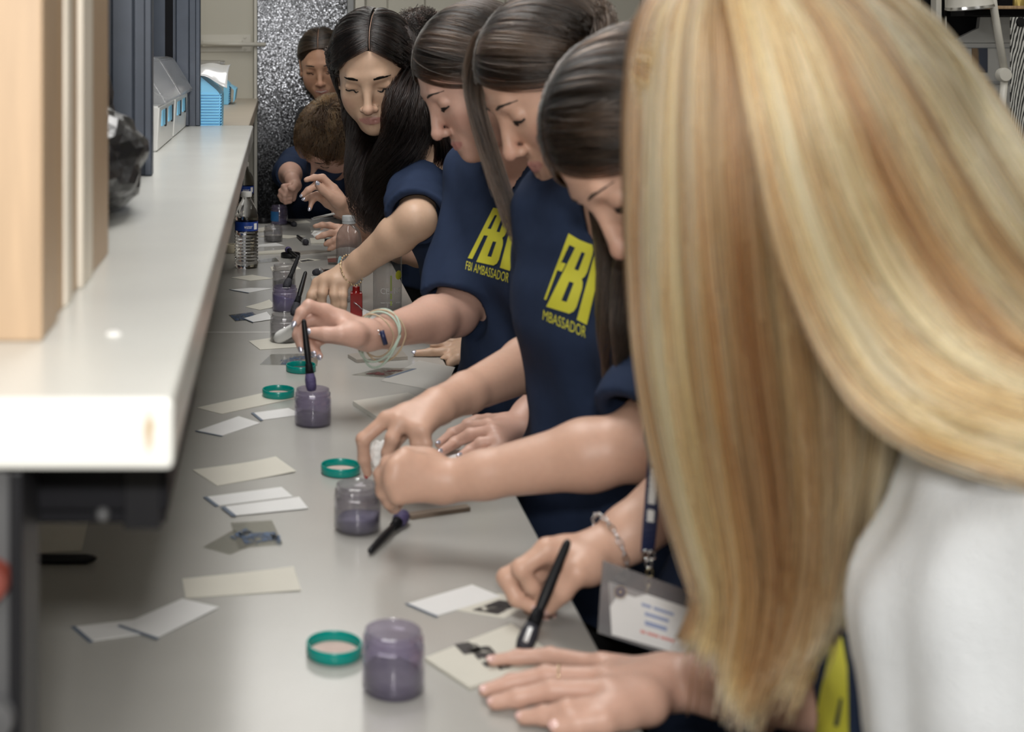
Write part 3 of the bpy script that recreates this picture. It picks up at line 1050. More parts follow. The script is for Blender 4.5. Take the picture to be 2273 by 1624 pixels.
card([(660, 578), (684, 574), (712, 577), (668, 583)], M_CREAM, 'card with a dark smear behind the brush with clear bristle collar', print_=[((.1, .2, .8, .8), M_GREYINK)])
card([(686, 506), (722, 503), (735, 513), (690, 515)], M_TILE, 'white tile at the far end of the bench', 'tile', th=.005, name='tile')
card([(640, 492), (680, 489), (690, 494), (645, 497)], M_CREAM, 'cream card lying at the far bench end beside the blue-labelled jar')
card([(600, 592), (655, 588), (668, 597), (604, 602)], M_CREAM, 'cream card lying behind the clear grey-topped jar')
card([(690, 618), (716, 616), (740, 628), (694, 630)], M_TILE, 'white tile half hidden by the reaching hand with gold bracelet', 'tile', th=.006, name='tile')
g = card([(726, 573), (760, 571), (770, 585), (728, 584)], M_TILE, 'red-topped white pad beside the tall grey-capped bottle', 'pad', th=.006, name='ink_pad', print_=[((.02, .05, .98, .8), M_RED)])
card([(772, 793), (885, 776), (905, 798), (792, 805)], M_TILEG, 'grey glazed tile lying under the wrist with cord bracelets', 'tile', th=.006, name='tile')
card([(780, 832), (850, 816), (925, 818), (862, 838)], M_FILM, 'clear film with a reddish brown stain right of the brush jar', 'film', name='clear_film', th=.0004, print_=[((.2, .2, .8, .8), M_REDINK), ((0, .9, 1, 1), M_SLEEVE)])
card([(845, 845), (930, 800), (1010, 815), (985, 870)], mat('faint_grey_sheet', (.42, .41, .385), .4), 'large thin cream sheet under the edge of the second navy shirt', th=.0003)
card([(783, 899), (905, 880), (960, 905), (840, 936)], M_TILE, 'white glazed tile half under the pinching hand', 'tile', th=.007, name='tile')
card([(955, 1016), (1050, 1003), (1100, 1016), (1000, 1032)], M_WCARD, 'white paper under the silver-nailed hand', 'paper')
card([(903, 1146), (1035, 1127), (1044, 1134), (912, 1153)], mat('dark_stick_wood', (.19, .145, .11), .6), 'narrow brown wooden stick lying below the fist', 'stick', th=.005, name='wooden_stick')
card([(752, 699), (806, 690), (842, 702), (794, 724)], mat('bright_paper', (.8, .8, .79), .6), 'white paper under the red bottle', 'paper', curl=.012)
card([(813, 699), (868, 696), (884, 702), (818, 706)], M_TILE, 'white tile strip behind the red bottle', 'tile', th=.005, name='tile')
card([(902, 1341), (1048, 1298), (1112, 1324), (966, 1368)], M_WCARD, 'white slip beside the brush-holding hand', SL, edge=.03)
card([(1000, 1352), (1108, 1318), (1190, 1332), (1120, 1372)], M_CREAM, 'cream card with a black smear under the brush-holding hand', print_=[((.12, .3, .75, .8), M_GREYINK)], h=.0001)
o = card([(943, 1466), (1135, 1390), (1245, 1470), (1042, 1531)], M_CREAM, 'thick cream card with a black powder print being brushed', th=.003)
for q in ([(1008, 1430), (1050, 1422), (1075, 1445), (1030, 1452)], [(1040, 1440), (1085, 1432), (1120, 1470), (1078, 1480)], [(1085, 1455), (1130, 1445), (1150, 1475), (1110, 1487)]):
    slab('powder_print', q, .0002, M_GREYINK, .0036, o)
card([(55, 1159), (196, 1156), (181, 1222), (55, 1229)], M_CREAM, 'cream card in the shade under the black drawer')
card([(690, 484), (740, 480), (744, 484), (694, 488)], M_WCARD, 'white slip on the far bench end below the raised hand', SL)


def brush(a, b, label, r=0.0045, bristle=M_BLACK, group='fingerprint brushes', collar=False, wide=0.009, length=0.028):
    """Powder brush: slim handle from a (tail) to b (bristle tip)."""
    a, b = np.array(a), np.array(b)
    t = unit(b - a)
    L = np.linalg.norm(b - a)
    g = empty('powder_brush', a, label, 'brush', group)
    f = b - t * length
    tube('handle', smooth_path([a, a + t * .01, a + t * L * .4, a + t * L * .62, f], 12), [r * .35, r * .7, r * .8, r * .85, r * .9, r, r * 1.05, r, r * .9, r * .85, r * .9, r], M_BLACK, g, 12)
    tube('ferrule', [f - t * .014, f - t * .004, f + t * .001], [r * 1.1, r * 1.25, wide * .8], M_CHROME if collar else M_BLACKM, g, 14)
    tube('bristles', [f, f + t * length * .35, f + t * length * .7, f + t * length * .95, b], [wide * .75, wide, wide, wide * .8, wide * .45], bristle, g, 16)
    if collar:
        tube('collar', [f - t * .002, f + t * length * .45], [wide * 1.15, wide * 1.2], clear_mat('clear_collar', (.85, .85, .85), (.6, .6, .6), .2, .08), g, 16)
    return g


M_PBR = mat('purple_bristles', (0.07, 0.055, 0.14), 0.7, bump=0.5, bscale=300)
M_BBR = mat('dark_bristles', (0.02, 0.02, 0.028), 0.7, bump=0.5, bscale=300)
g = brush(P(1262, 1198, 1.372), P(1158, 1446, 1.318), 'black brush with pale grip mark held over the card by the badge wearer', .0052, M_BBR, wide=.0085)
tube('grip_mark', [P(1178, 1392, 1.3215), P(1166, 1424, 1.3140)], [(.0030, .0012)] * 2, mat('white_print', (.75, .75, .75), .5), g, 8)
brush(P(674, 708, 2.17), P(692, 868, 2.15), 'black brush dipped into the purple jar by the hand with silver nails', .0050, M_PBR, wide=.0085)
brush(PC(820, 1224, .005), PC(898, 1142, .009), 'black brush with purple bristles lying beside the front purple jar', .0046, M_PBR)
brush(P(663, 568, 3.16), P(634, 640, 3.08), 'black brush standing in the middle purple jar', .0050, M_BBR)
brush(P(679, 602, 2.82), P(652, 700, 2.76), 'black brush with silver tail standing in the grey jar', .0050, M_BBR)
brush(PC(741, 599, .005), PC(697, 605, .009), 'black brush with clear collar lying behind the stacked jars', .0046, M_BBR, collar=True)
brush(PC(662, 570, .022), PC(638, 553, .020), 'brush with purple bristles lying across the black lid', .0046, M_PBR)
brush(PC(634, 491, .005), PC(655, 498, .008), 'short black brush beside the blue-labelled jar at the far end', .0046, M_BBR)
brush(PC(660, 523, .005), PC(680, 538, .009), 'small black brush lying in the middle of the far bench', .0046, M_BBR, collar=True)
g = tag(tube('pen', [PC(40, 1240, .0055), PC(70, 1240, .0055), PC(190, 1240, .0055), PC(205, 1239, .005), PC(214, 1238.5, .004)], [.0055, .0055, .0055, .004, .0015], M_BLACK, None, 14), 'black pen lying in the shade before the cream card', 'pen')


def jar(px, d, label, tint, powder, fill, hgt=0.0545, r=0.0281, haze=0.10, labelm=None):
    x = (px - VX) * d / FPX
    g = empty('powder_jar', (x, d, TOPZ), label, 'jar', 'clear powder jars')
    z = 0.0006
    rn = r * 0.90
    hn = hgt - 0.0130
    prof = [(0, z), (r * .93, z), (r, z + .003), (r, hn - .0022), (r * .985, hn - .0008), (rn, hn), (rn, hn + .0025), (rn + .0020, hn + .0035), (rn, hn + .005), (rn + .0020, hn + .0065), (rn, hn + .008), (rn, hgt - .0005), (rn - .0012, hgt), (rn - .002, hgt - .001),
            (rn - .002, hn - .001), (r - .002, hn - .006), (r - .002, z + .004), (r * .9, z + .002), (0, z + .002)]
    lathe('jar_body', prof, clear_mat('jar_' + tint[0], tint[1], tint[2], haze, 0.05), g, 48)
    bm = bmesh.new()
    seg, rr = 40, r - .0026
    rings = []
    for k, q in enumerate((1.0, .75, .4, 0)):
        ring = []
        for i in range(seg):
            a = 2 * math.pi * i / seg
            hz = fill * (1 + .28 * q * math.sin(a + px) + .1 * math.sin(3 * a + d))
            ring.append(bm.verts.new((rr * q * math.cos(a), rr * q * math.sin(a), z + .003 + hz)))
            if q == 0:
                break
        rings.append(ring)
    bot = [bm.verts.new((rr * math.cos(2 * math.pi * i / seg), rr * math.sin(2 * math.pi * i / seg), z + .0025)) for i in range(seg)]
    bm.faces.new(bot)
    for i in range(seg):
        j = (i + 1) % seg
        bm.faces.new([bot[i], bot[j], rings[0][j], rings[0][i]])
        for a, b in ((0, 1), (1, 2)):
            bm.faces.new([rings[a][i], rings[a][j], rings[b][j], rings[b][i]])
        bm.faces.new([rings[2][i], rings[2][j], rings[3][0]])
    bmesh.ops.recalc_face_normals(bm, faces=bm.faces)
    bm_obj('powder', bm, powder, g, False, True)
    if labelm:
        bm = bmesh.new()
        n = 16
        lo = [bm.verts.new(((r + .0004) * math.cos(a), (r + .0004) * math.sin(a), .012)) for a in np.linspace(math.radians(175), math.radians(265), n)]
        hi = [bm.verts.new(((r + .0004) * math.cos(a), (r + .0004) * math.sin(a), .044)) for a in np.linspace(math.radians(175), math.radians(265), n)]
        for i in range(n - 1):
            bm.faces.new([lo[i], lo[i + 1], hi[i + 1], hi[i]])
        bm_obj('label', bm, labelm, g, False, True)
    return g


PUR = ('purple', (0.83, 0.805, 0.875), (0.26, 0.235, 0.35))
GRY = ('grey', (0.89, 0.885, 0.89), (0.30, 0.29, 0.30))
M_PP = mat('purple_powder', (0.13, 0.12, 0.21), 0.9, noise=0.2, nscale=90)
M_GP = mat('grey_powder', (0.06, 0.06, 0.06), 0.9, noise=0.2, nscale=90)
M_GP2 = mat('mid_grey_powder', (0.13, 0.125, 0.125), 0.9, noise=0.2, nscale=90)
jar(873, 1.262, 'purple-tinted powder jar half full of grey powder, nearest of the jars', PUR, mat('near_grey_powder', (0.13, 0.125, 0.12), 0.9, noise=0.25, nscale=70), .013, haze=.15)
jar(793.5, 1.682, 'clear greyish jar with purple powder beside the fist', ('greyish', (0.85, 0.84, 0.86), (0.30, 0.285, 0.31)), M_PP, .013, haze=.14)
jar(694.5, 2.152, 'purple-tinted jar with a brush dipped in it by the silver-nailed hand', PUR, M_GP2, .014, haze=.14)
jar(631, 2.755, 'grey jar with black powder, the front one of the three lined-up jars', GRY, M_GP, .014)
jar(632.5, 3.08, 'purple jar in the middle of the three lined-up jars', PUR, M_PP, .024, haze=.16)
jar(630.5, 3.38, 'clear jar with dark powder, the back one of the three lined-up jars', GRY, M_GP, .014)
jar(606.5, 4.18, 'short grey jar of dark powder right of the labelled water bottle', GRY, M_GP2, .012, .047)
jar(620, 4.58, 'tall purple jar with a blue label at the far end of the bench', PUR, M_PP, .012, .062, labelm=mat('blue_label', (0.02, 0.12, 0.30), 0.4, noise=.2, nscale=60))

M_TEAL = mat('teal_plastic', (0.0, 0.235, 0.20), 0.25, spec=0.5)
M_LINER = mat('pink_foam_liner', (0.50, 0.38, 0.34), 0.7, noise=0.1, nscale=60)


def lid(px, d, label, m, r=0.0268, h=0.0115, z=0.0006, liner=None):
    x = (px - VX) * d / FPX
    g = empty('jar_lid', (x, d, TOPZ), label, 'lid', 'upturned jar lids')
    lathe('ring', [(0, z), (r * .97, z), (r, z + .001), (r, z + h - .0006), (r - .0004, z + h), (r - .0014, z + h), (r - .0018, z + h - .0006), (r - .0018, z + .0018), (0, z + .0018)], m, g, 44)
    lathe('liner', [(0, z + .0024), (r - .0030, z + .0024), (r - .0026, z + .0019), (0, z + .0019)], liner or M_LINER, g, 40)
    return g


lid(742, 1.335, 'teal lid lying upside down beside the nearest jar', M_TEAL)
lid(756, 1.905, 'teal lid lying upside down by the pinching fingers', M_TEAL)
lid(618, 2.322, 'teal lid lying on a cream card left of the brush jar', M_TEAL, z=.0014)
lid(668, 2.505, 'teal lid behind the brush of the silver-nailed hand', M_TEAL, liner=mat('dark_liner', (0.05, 0.04, 0.04), 0.6))
lid(645, 3.86, 'black lid lying upside down behind the lined-up jars', M_BLACK, liner=M_BLACKM)
lid(585, 4.62, 'black lid by the far purple jar', M_BLACK, liner=M_BLACKM)

# ---- bottles
M_WATER = clear_mat('bottle_plastic', (0.965, 0.97, 0.97), (0.6, 0.6, 0.6), 0.05, 0.03, 1.35)
M_BLUEL = mat('royal_blue_label', (0.01, 0.05, 0.30), 0.35, noise=0.1, nscale=40)


def text_mesh(s, width, height, extr=0.0):
    cu = bpy.data.curves.new('lettering', 'FONT')
    cu.body = s
    cu.resolution_u = 3
    o = bpy.data.objects.new('lettering', cu)
    COL.objects.link(o)
    dg = bpy.context.evaluated_depsgraph_get()
    dg.update()
    me = bpy.data.meshes.new_from_object(o.evaluated_get(dg))
    bpy.data.objects.remove(o)
    bpy.data.curves.remove(cu)
    co = np.array([v.co[:] for v in me.vertices])
    lo, hi = co.min(0), co.max(0)
    co = (co[:, :2] - lo[:2]) / (hi[:2] - lo[:2]) * np.array([width, height])
    fs = [tuple(p.vertices) for p in me.polygons]
    bpy.data.meshes.remove(me)
    return co, fs


def label_text(s, r, a0, z0, w, h, m, parent, flip=False):
    """Lettering wrapped on a bottle of radius r, starting at angle a0 (towards the camera is -90 degrees)."""
    co, fs = text_mesh(s, w, h)
    bm = bmesh.new()
    vs = [bm.verts.new((u, v, 0)) for u, v in co]
    for f in fs:
        try:
            bm.faces.new([vs[i] for i in f])
        except ValueError:
            pass
    for v in bm.verts:
        a = math.radians(a0) + v.co.x / r
        v.co = ((r + .0006) * math.cos(a), (r + .0006) * math.sin(a), z0 + v.co.y)
    return bm_obj('lettering', bm, m, parent, False)


def water_bottle(px, d, label):
    x = (px - VX) * d / FPX
    g = empty('water_bottle', (x, d, TOPZ), label, 'bottle', 'water bottles with blue labels')
    r = .0312
    p = [(0, .004), (r * .5, .002), (r * .86, .0006), (r * .97, .004), (r, .012)]
    for k in range(9):
        z = .016 + k * .0085
        p += [(r, z), (r * .90, z + .004)]
    p += [(r, .094), (r * .97, .098), (r * .97, .124), (r, .128), (r * .97, .138), (r * .86, .152), (r * .64, .168), (r * .42, .180), (r * .36, .184), (r * .36, .1935)]
    lathe('bottle_body', p, glass_mat('water_bottle_plastic', 1.22), g, 64)
    lathe('label', [(r * .985, .099), (r * .985, .123)], M_BLUEL, g, 48)
    label_text('water', r * .99, -100, .106, .022, .008, mat('label_white', (.8, .8, .8), .4), g)
    bm = bmesh.new()
    for k in range(7):
        a = math.radians(-48 + k * 3)
        add_box(bm, (r * .99 * math.cos(a) - .0005, r * .99 * math.sin(a) - .0005, .103), (r * .99 * math.cos(a) + .0005, r * .99 * math.sin(a) + .0005, .119))
    bm_obj('barcode', bm, mat('label_white', (.8, .8, .8), .4), g, False)
    lathe('cap', [(r * .40, .186), (r * .46, .187), (r * .46, .198), (r * .42, .200), (0, .2)], M_WHITEP, g, 32)
    return g


water_bottle(547, 3.68, 'clear ribbed water bottle with a blue label, nearer of the two under the shelf edge')
water_bottle(543, 4.62, 'clear water bottle with a blue label, farther one hidden behind the nearer bottle')

d = 3.2
g = empty('drink_bottle', ((774.5 - VX) * d / FPX, d, TOPZ), 'clear round-shouldered bottle with a pale grey cap and a blue leaf print', 'bottle')
r = .0298
lathe('bottle_body', [(0, .003), (r * .85, .0006), (r, .005), (r, .13), (r * .985, .143), (r * .9, .155), (r * .72, .165), (r * .5, .172), (r * .46, .176), (r * .46, .184)], clear_mat('smoky_bottle', (0.80, 0.785, 0.785), (0.42, 0.40, 0.40), .16, .03, 1.35), g, 48)
lathe('cap', [(r * .47, .1765), (r * .53, .177), (r * .53, .1815), (r * .50, .182), (r * .53, .1825), (r * .53, .193), (r * .49, .1945), (0, .1945)], mat('grey_cap', (.48, .5, .51), .35), g, 36)
for a0, z0, sw, shh, c in ((-82, .105, .022, .036, (.45, .52, .62)), (-150, .085, .014, .04, (.4, .62, .68))):
    bm = bmesh.new()
    ring = []
    for k in range(24):
        t = 2 * math.pi * k / 24
        u = sw / 2 * math.cos(t) * (1 + .25 * math.sin(t))
        v = shh / 2 * math.sin(t) + u * .5
        a = math.radians(a0) + (u + sw / 2) / r
        ring.append(bm.verts.new(((r + .0005) * math.cos(a), (r + .0005) * math.sin(a), z0 + v)))
    bm.faces.new(ring)
    bmesh.ops.triangulate(bm, faces=bm.faces)
    bm_obj('leaf_print', bm, mat('pale_blue_print_%d' % a0, c, .5), g, False)

d = 3.06
g = empty('drink_bottle', ((860 - VX) * d / FPX, d, TOPZ), 'tall clear bottle with white lettering behind the cord bracelets', 'bottle')
r = .0315
lathe('bottle_body', [(0, .003), (r * .85, .0006), (r, .005), (r, .16), (r * .95, .175), (r * .7, .195), (r * .45, .21), (r * .42, .225)], clear_mat('grey_bottle', (0.84, 0.84, 0.84), (0.45, 0.45, 0.45), .10, .03, 1.35), g, 48)
lathe('cap', [(r * .44, .218), (r * .48, .2185), (r * .48, .234), (0, .236)], M_WHITEP, g, 32)
M_LW = mat('white_print', (.75, .75, .75), .5)
label_text('CE', r, -122, .045, .019, .0125, M_LW, g)
label_text('IC', r, -68, .045, .017, .0125, M_LW, g)
label_text('sparkling', r, -122, .024, .026, .0035, M_LW, g)
label_text('water', r, -60, .024, .016, .0035, M_LW, g)
bm = bmesh.new()
for zz0, zz1 in ((.02, .03), (.034, .046), (.052, .085)):
    a = math.radians(-80)
    add_box(bm, ((r) * math.cos(a) - .0018, r * math.sin(a) - .0006, zz0), ((r) * math.cos(a) + .0018, r * math.sin(a) + .0002, zz1))
bm_obj('lime_stripe', bm, mat('lime_print', (.35, .42, .10), .5), g, False)
lathe('lemon_print', [(0, .001), (.009, .0008), (.010, 0)], mat('yellow_print', (.6, .58, .05), .5), g, 24, (r * math.cos(math.radians(-45)) * 1.0, r * math.sin(math.radians(-45)) * 1.0, .085), False, (math.cos(math.radians(-45)), math.sin(math.radians(-45)), 0))

d = 2.97
x = (790.5 - VX) * d / FPX
g = empty('red_bottle', (x, d, TOPZ), 'small red bottle with a silver clip standing beside the reaching fingers', 'bottle')
M_REDC = mat('red_liquid', (0.22, 0.008, 0.008), 0.15, coat=.5)
box('bottle_body', (-.0128, -.0128, .0012), (.0128, .0128, .060), M_REDC, g, .002, False)
lathe('neck', [(.009, .060), (.008, .064), (.008, .072), (0, .074)], M_REDC, g, 24)
tube('clip', [(-.006, -.0145, .040), (.004, -.016, .034), (.0125, -.0145, .024)], [(.004, .0012)] * 3, M_CHROME, g, 8, wc=False)

x = (513 - VX) * 3.95 / FPX
lathe('tape_roll', [(.010, .0006), (.019, .0006), (.020, .002), (.020, .022), (.019, .0235), (.010, .0235), (.010, .0006)], mat('cream_tape', (.55, .50, .38), .5), None, 32, (0, 0, 0)).location = (x, 3.95, TOPZ)
tag(bpy.data.objects['tape_roll'], 'small cream tape roll behind the labelled water bottle', 'tape')
g = tag(tube('swab_stick', [P(697, 484, 4.0), P(742, 474, 3.75)], .0032, M_WHITEP, None, 8), 'white swab stick held under the raised hand', 'stick')

g = tag(tube('cotton_tip', smooth_path([P(612, 756, 2.33), P(622, 747, 2.32), P(642, 736, 2.30), P(660, 722, 2.27), P(668, 712, 2.25)], 10), [.003, .0075, .0095, .0100, .0095, .0088, .0080, .0075, .0062, .004], M_PAPER, None, 14), 'white paper wad held below the silver-nailed fingers before the grey jar', 'paper')
g.name = 'paper_wad'
# ------------------------------------------------------------------ people
M_NAVY = mat('navy_jersey', (0.020, 0.032, 0.068), 0.85, spec=0.15, noise=0.06, nscale=60, bump=0.12, bscale=900, sheen=0.0)
M_DKGREY = mat('charcoal_jersey', (0.030, 0.031, 0.036), 0.85, bump=0.1, bscale=900)
M_PANTS = mat('black_trousers', (0.006, 0.006, 0.008), 0.8, bump=0.1, bscale=700)
M_KNIT = mat('white_knit', (0.455, 0.47, 0.485), 0.9, noise=0.06, nscale=18, bump=0.45, bscale=420)
M_YELLOW = mat('yellow_print', (0.86, 0.58, 0.012), 0.6)
M_SHOE = mat('grey_shoe', (0.08, 0.08, 0.09), 0.6)
M_BROWD = mat('dark_brow_hair', (0.022, 0.014, 0.010), 0.7)
M_LASH = mat('eyelash_black', (0.006, 0.005, 0.005), 0.6)
M_NAILN = mat('natural_nail', (0.62, 0.40, 0.36), 0.2, spec=0.6)
M_NAILG = mat('silver_glitter_nail', (0.62, 0.62, 0.72), 0.18, metal=0.6, noise=0.4, nscale=900)
M_NAILR = mat('red_nail', (0.35, 0.01, 0.02), 0.15)


def skin_mat(name):
    return mat(name, (0.5, 0.33, 0.25), 0.46, spec=0.42, sss=0.12, attr='skin_tone', noise=0.035, nscale=140)


M_SKIN = skin_mat('skin')
EYE_C = np.array([0.0, CAMZ * 0, 0.0])


class Head:
    def __init__(self, bridge, fwd, up, s=1.0):
        f = unit(fwd)
        r = unit(np.cross(f, up))
        u = np.cross(r, f)
        self.R = np.stack([r, f, u], 1)
        self.s = s
        self.c = np.array(bridge) - self.R @ (np.array([0, 0.090, 0.004]) * s)

    def w(self, p):
        return self.c + self.R @ (np.array(p, float) * self.s)

    def loc(self, v):
        return ((v - self.c) @ self.R) / self.s


def add_head(F, H, ears=True, smile=0.0, nose=1.0, soft=1.0):
    s, R, w = H.s, H.R, H.w
    E = lambda c, r, k=0.012, op='u': F.ell(w(c), np.array(r) * s, R, k * s, op)
    C = lambda a, b, ra, rb=None, k=0.008, op='u': F.cone(w(a), w(b), ra * s, (ra if rb is None else rb) * s, k * s, op)
    E((0, -.010, .030), (.073, .094, .083), 0)
    E((0, .030, -.025), (.0625, .060, .082), .03)
    C((0, .03, -.06), (0, .066, -.0955), .045, .021, .03)
    for x in (-1, 1):
        C((x * .045, .0, -.055), (x * .012, .066, -.097), .021, .016, .025)
        E((x * .040, .056, -.030), (.020, .020, .018), .022)                  # cheekbone
        E((x * .034, .050, -.056), (.023, .024, .024), .025)                  # cheek
        E((x * .034, .0890, -.001), (.018, .0105, .0115), .013, 's')           # eye socket
    C((-.03, .078, .019), (.03, .078, .019), .0105, None, .014)               # brow ridge
    C((0, .084, .006), (0, .1040 + .004 * nose, -.040), .0075, .0095, .011)   # nose bridge
    E((0, .1085, -.0430), (.0115, .0110, .0095), .007)                        # tip
    for x in (-1, 1):
        E((x * .0125, .0990, -.0465), (.0078, .0085, .0070), .006)            # wings
        E((x * .0060, .1045, -.0525), (.0036, .0050, .0026), .003, 's')       # nostrils
        E((x * .0325, .0765, -.0015), (.0165, .0105, .0120), .004)            # closed lids
        E((x * .0325, .0845, -.0085), (.0150, .0045, .0016), .002, 's')       # lid line
    E((0, .083, -.076), (.026, .0120, .020), .016)                            # muzzle
    up_ = .004 * smile
    for x in (-1, 1):
        C((0, .0965, -.0700), (x * .012, .0930, -.0712 + up_ * .3), .0038, .0036, .004)
        C((x * .012, .0930, -.0712 + up_ * .3), (x * (.0225 + .004 * smile), .0835, -.0738 + up_), .0036, .0020, .004)
        C((0, .0955, -.0785), (x * .012, .0920, -.0780 + up_ * .3), .0046, .0042, .004)
        C((x * .012, .0920, -.0780 + up_ * .3), (x * (.0215 + .004 * smile), .0835, -.0748 + up_), .0042, .0020, .004)
        C((0, .1010, -.0742), (x * .022, .0865, -.0745 + up_), .0010, .0010, .002, 's')
        if ears:
            E((x * .0755, -.010, -.016), (.0085, .0175, .031), .006)
            E((x * .0830, -.006, -.016), (.0050, .0105, .021), .004, 's')
            C((x * .074, .002, -.040), (x * .075, -.002, -.046), .0065, None, .006)
    C((0, .0965, -.0895), (0, .0975, -.0895), .004, None, .006, 's')          # under lip
    E((0, .0835, -.1010), (.0150, .0120, .0125), .012)                        # chin


def tone(v, H, base, lips=(0.46, 0.21, 0.19), blush=(0.60, 0.26, 0.21), b_amt=0.35):
    """Skin colour of its own at each vertex: lips, cheeks, nose, knuckles stay plain."""
    col = np.tile(np.array(base, np.float32), (len(v), 1))
    L = H.loc(v)

    def blend(m, c):
        col[:] = col * (1 - m[:, None]) + np.array(c, np.float32) * m[:, None]
    d = np.sqrt(((np.abs(L[:, 0]) - .045) / .024) ** 2 + ((L[:, 1] - .060) / .03) ** 2 + ((L[:, 2] + .040) / .022) ** 2)
    blend(np.clip(1.2 - d, 0, 1) * b_amt, blush)
    d = np.sqrt((L[:, 0] / .016) ** 2 + ((L[:, 1] - .107) / .018) ** 2 + ((L[:, 2] + .044) / .014) ** 2)
    blend(np.clip(1.3 - d, 0, 1) * b_amt, blush)
    wid = np.clip(1 - (np.abs(L[:, 0]) / .025) ** 2, 0, 1)
    d = np.abs(L[:, 2] + .0745) / (.0018 + .0070 * wid ** .7)
    m = ((L[:, 1] > .080) & (np.abs(L[:, 0]) < .0255)) * np.clip((1.12 - d) * 4, 0, 1)
    blend(m * .85, lips)
    d = np.sqrt(((np.abs(L[:, 0]) - .0325) / .018) ** 2 + ((L[:, 1] - .080) / .02) ** 2 + ((L[:, 2] - .004) / .012) ** 2)
    blend(np.clip(1.2 - d, 0, 1) * .25, np.array(base) * np.array([.72, .62, .58]))
    return col


def face_strip(name, H, bvh, pts, wid, m, parent, lift=0.0006, th=0.0008):
    """Thin tapered strip laid on the face along local points: brows and lash lines."""
    p = smooth_path([H.w(q) for q in pts], 14)
    out, nr = [], []
    for q in p:
        hit = bvh.find_nearest(Vector(q))
        nrm = np.array(hit[1])
        if nrm @ (q - H.c) < 0:
            nrm = -nrm
        nr.append(nrm)
        out.append(np.array(hit[0]) + nrm * lift * H.s)
    ws = [wid[min(len(wid) - 1, int(i / 13 * len(wid)))] * H.s for i in range(14)]
    bm = bmesh.new()
    rings = []
    for i, q in enumerate(out):
        t = unit(out[min(13, i + 1)] - out[max(0, i - 1)])
        nn = nr[i]
        b = unit(np.cross(t, nn))
        rings.append([bm.verts.new(q + b * ws[i] * math.cos(a) + nn * th * H.s * math.sin(a)) for a in np.linspace(0, 2 * math.pi, 7)[:-1]])
    for a, b in zip(rings, rings[1:]):
        for k in range(6):
            bm.faces.new([a[k], a[(k + 1) % 6], b[(k + 1) % 6], b[k]])
    bm.faces.new(rings[0])
    bm.faces.new(rings[-1])
    bmesh.ops.recalc_face_normals(bm, faces=bm.faces)
    return bm_obj(name, bm, m, parent, True, True)


class Hand:
    """wrist, four fingers and a thumb, each a list of joint points in the room."""
    def __init__(self, wrist, fingers, thumb, r=1.0, wr=0.0255):
        self.w, self.f, self.t, self.r, self.wr = np.array(wrist), [np.array(x) for x in fingers], np.array(thumb), r, wr


def hand_px(w, fingers, thumb, d, r=1.0, bench=None, wr=0.0255):
    def cv(p):
        if bench is not None:
            x, y = p[0], p[1]
            return PC(x, y, bench + (p[2] if len(p) > 2 else 0))
        return P(p[0], p[1], d + (p[2] if len(p) > 2 else 0))
    return Hand(P(*w), [[cv(p) for p in f] for f in fingers], [cv(p) for p in thumb], r, wr)


def hand_auto(wrist, dirn, nrm, side, curl=0.5, r=1.0):
    """A relaxed hand: dirn = pointing direction, nrm = out of the back of the hand, side = +1 right hand, -1 left."""
    d, n = unit(dirn), unit(nrm)
    l = unit(np.cross(n, d)) * side * -1                  # towards the thumb
    n = unit(np.cross(d, l) * (1 if np.dot(np.cross(d, l), n) > 0 else -1))
    w = np.array(wrist)
    fs = []
    for k, (off, L) in enumerate(((.028, .070), (.010, .077), (-.009, .071), (-.026, .056))):
        p = [w + d * (.082 - .006 * abs(k - 1)) + l * off]
        a = 0.15 * curl
        for q in (.45, .31, .24):
            a += 0.6 * curl
            p.append(p[-1] + (d * math.cos(a) - n * math.sin(a)) * L * q + l * off * .06)
        fs.append(p)
    th = [w + d * .02 + l * .018 - n * .005, w + d * .05 + l * .042 - n * .014, w + d * .078 + l * .050 - n * .022, w + d * .10 + l * .048 - n * .03]
    return Hand(w, fs, th, r)


def add_hand(F, hd):
    r = hd.r
    W = hd.w
    rad = [.0085, .0087, .0083, .0074]
    for i, f in enumerate(hd.f):
        m = f[0]
        F.cone(W + (m - W) * .10, m, .0165 * r, .0108 * r, .012)
        if i:
            p = hd.f[i - 1][0]
            F.cone(W + (p + m - 2 * W) * .5 * .35, (p + m) / 2 + (W - (p + m) / 2) * .06, .013 * r, .0095 * r, .008)
    t = hd.t
    F.cone(W + (t[0] - W) * .3, t[0], .017 * r, .0155 * r, .012)
    F.cone(t[0], t[1], .0165 * r, .0118 * r, .012)
    if len(t) > 3:
        F.cone(t[1], t[2], .0112 * r, .0102 * r, .004)
        F.cone(t[2], t[3], .0100 * r, .0078 * r, .003)
    else:
        F.cone(t[1], t[2], .0112 * r, .0080 * r, .004)
    F.cone((t[1] + t[0]) / 2, hd.f[0][0] + (W - hd.f[0][0]) * .35, .0095 * r, .0095 * r, .012)
    for i, f in enumerate(hd.f):
        a = rad[i] * r
        rr = [a * 1.12, a * 1.06, a * .92, a * .74]
        for j in range(len(f) - 1):
            F.cone(f[j], f[j + 1], rr[j], rr[j + 1], .0022 if j else .005)
            if j in (1, 2):
                F.ell(f[j], np.array([a * 1.09] * 3) * (1 if j == 1 else .93), None, .003)


def add_arm(F, sh, el, wr, r0=.043, r1=.0365, r2=.0240, hand=None):
    sh, el, wr = np.array(sh), np.array(el), np.array(wr)
    F.cone(sh, el, r0, r1, .03)
    m = el + (wr - el) * .28
    F.cone(el, m, r1, r1 * 1.03, .02)
    F.cone(m, el + (wr - el) * .8, r1 * 1.03, r2 * 1.08, .015)
    F.cone(el + (wr - el) * .8, wr, r2 * 1.08, r2, .012)


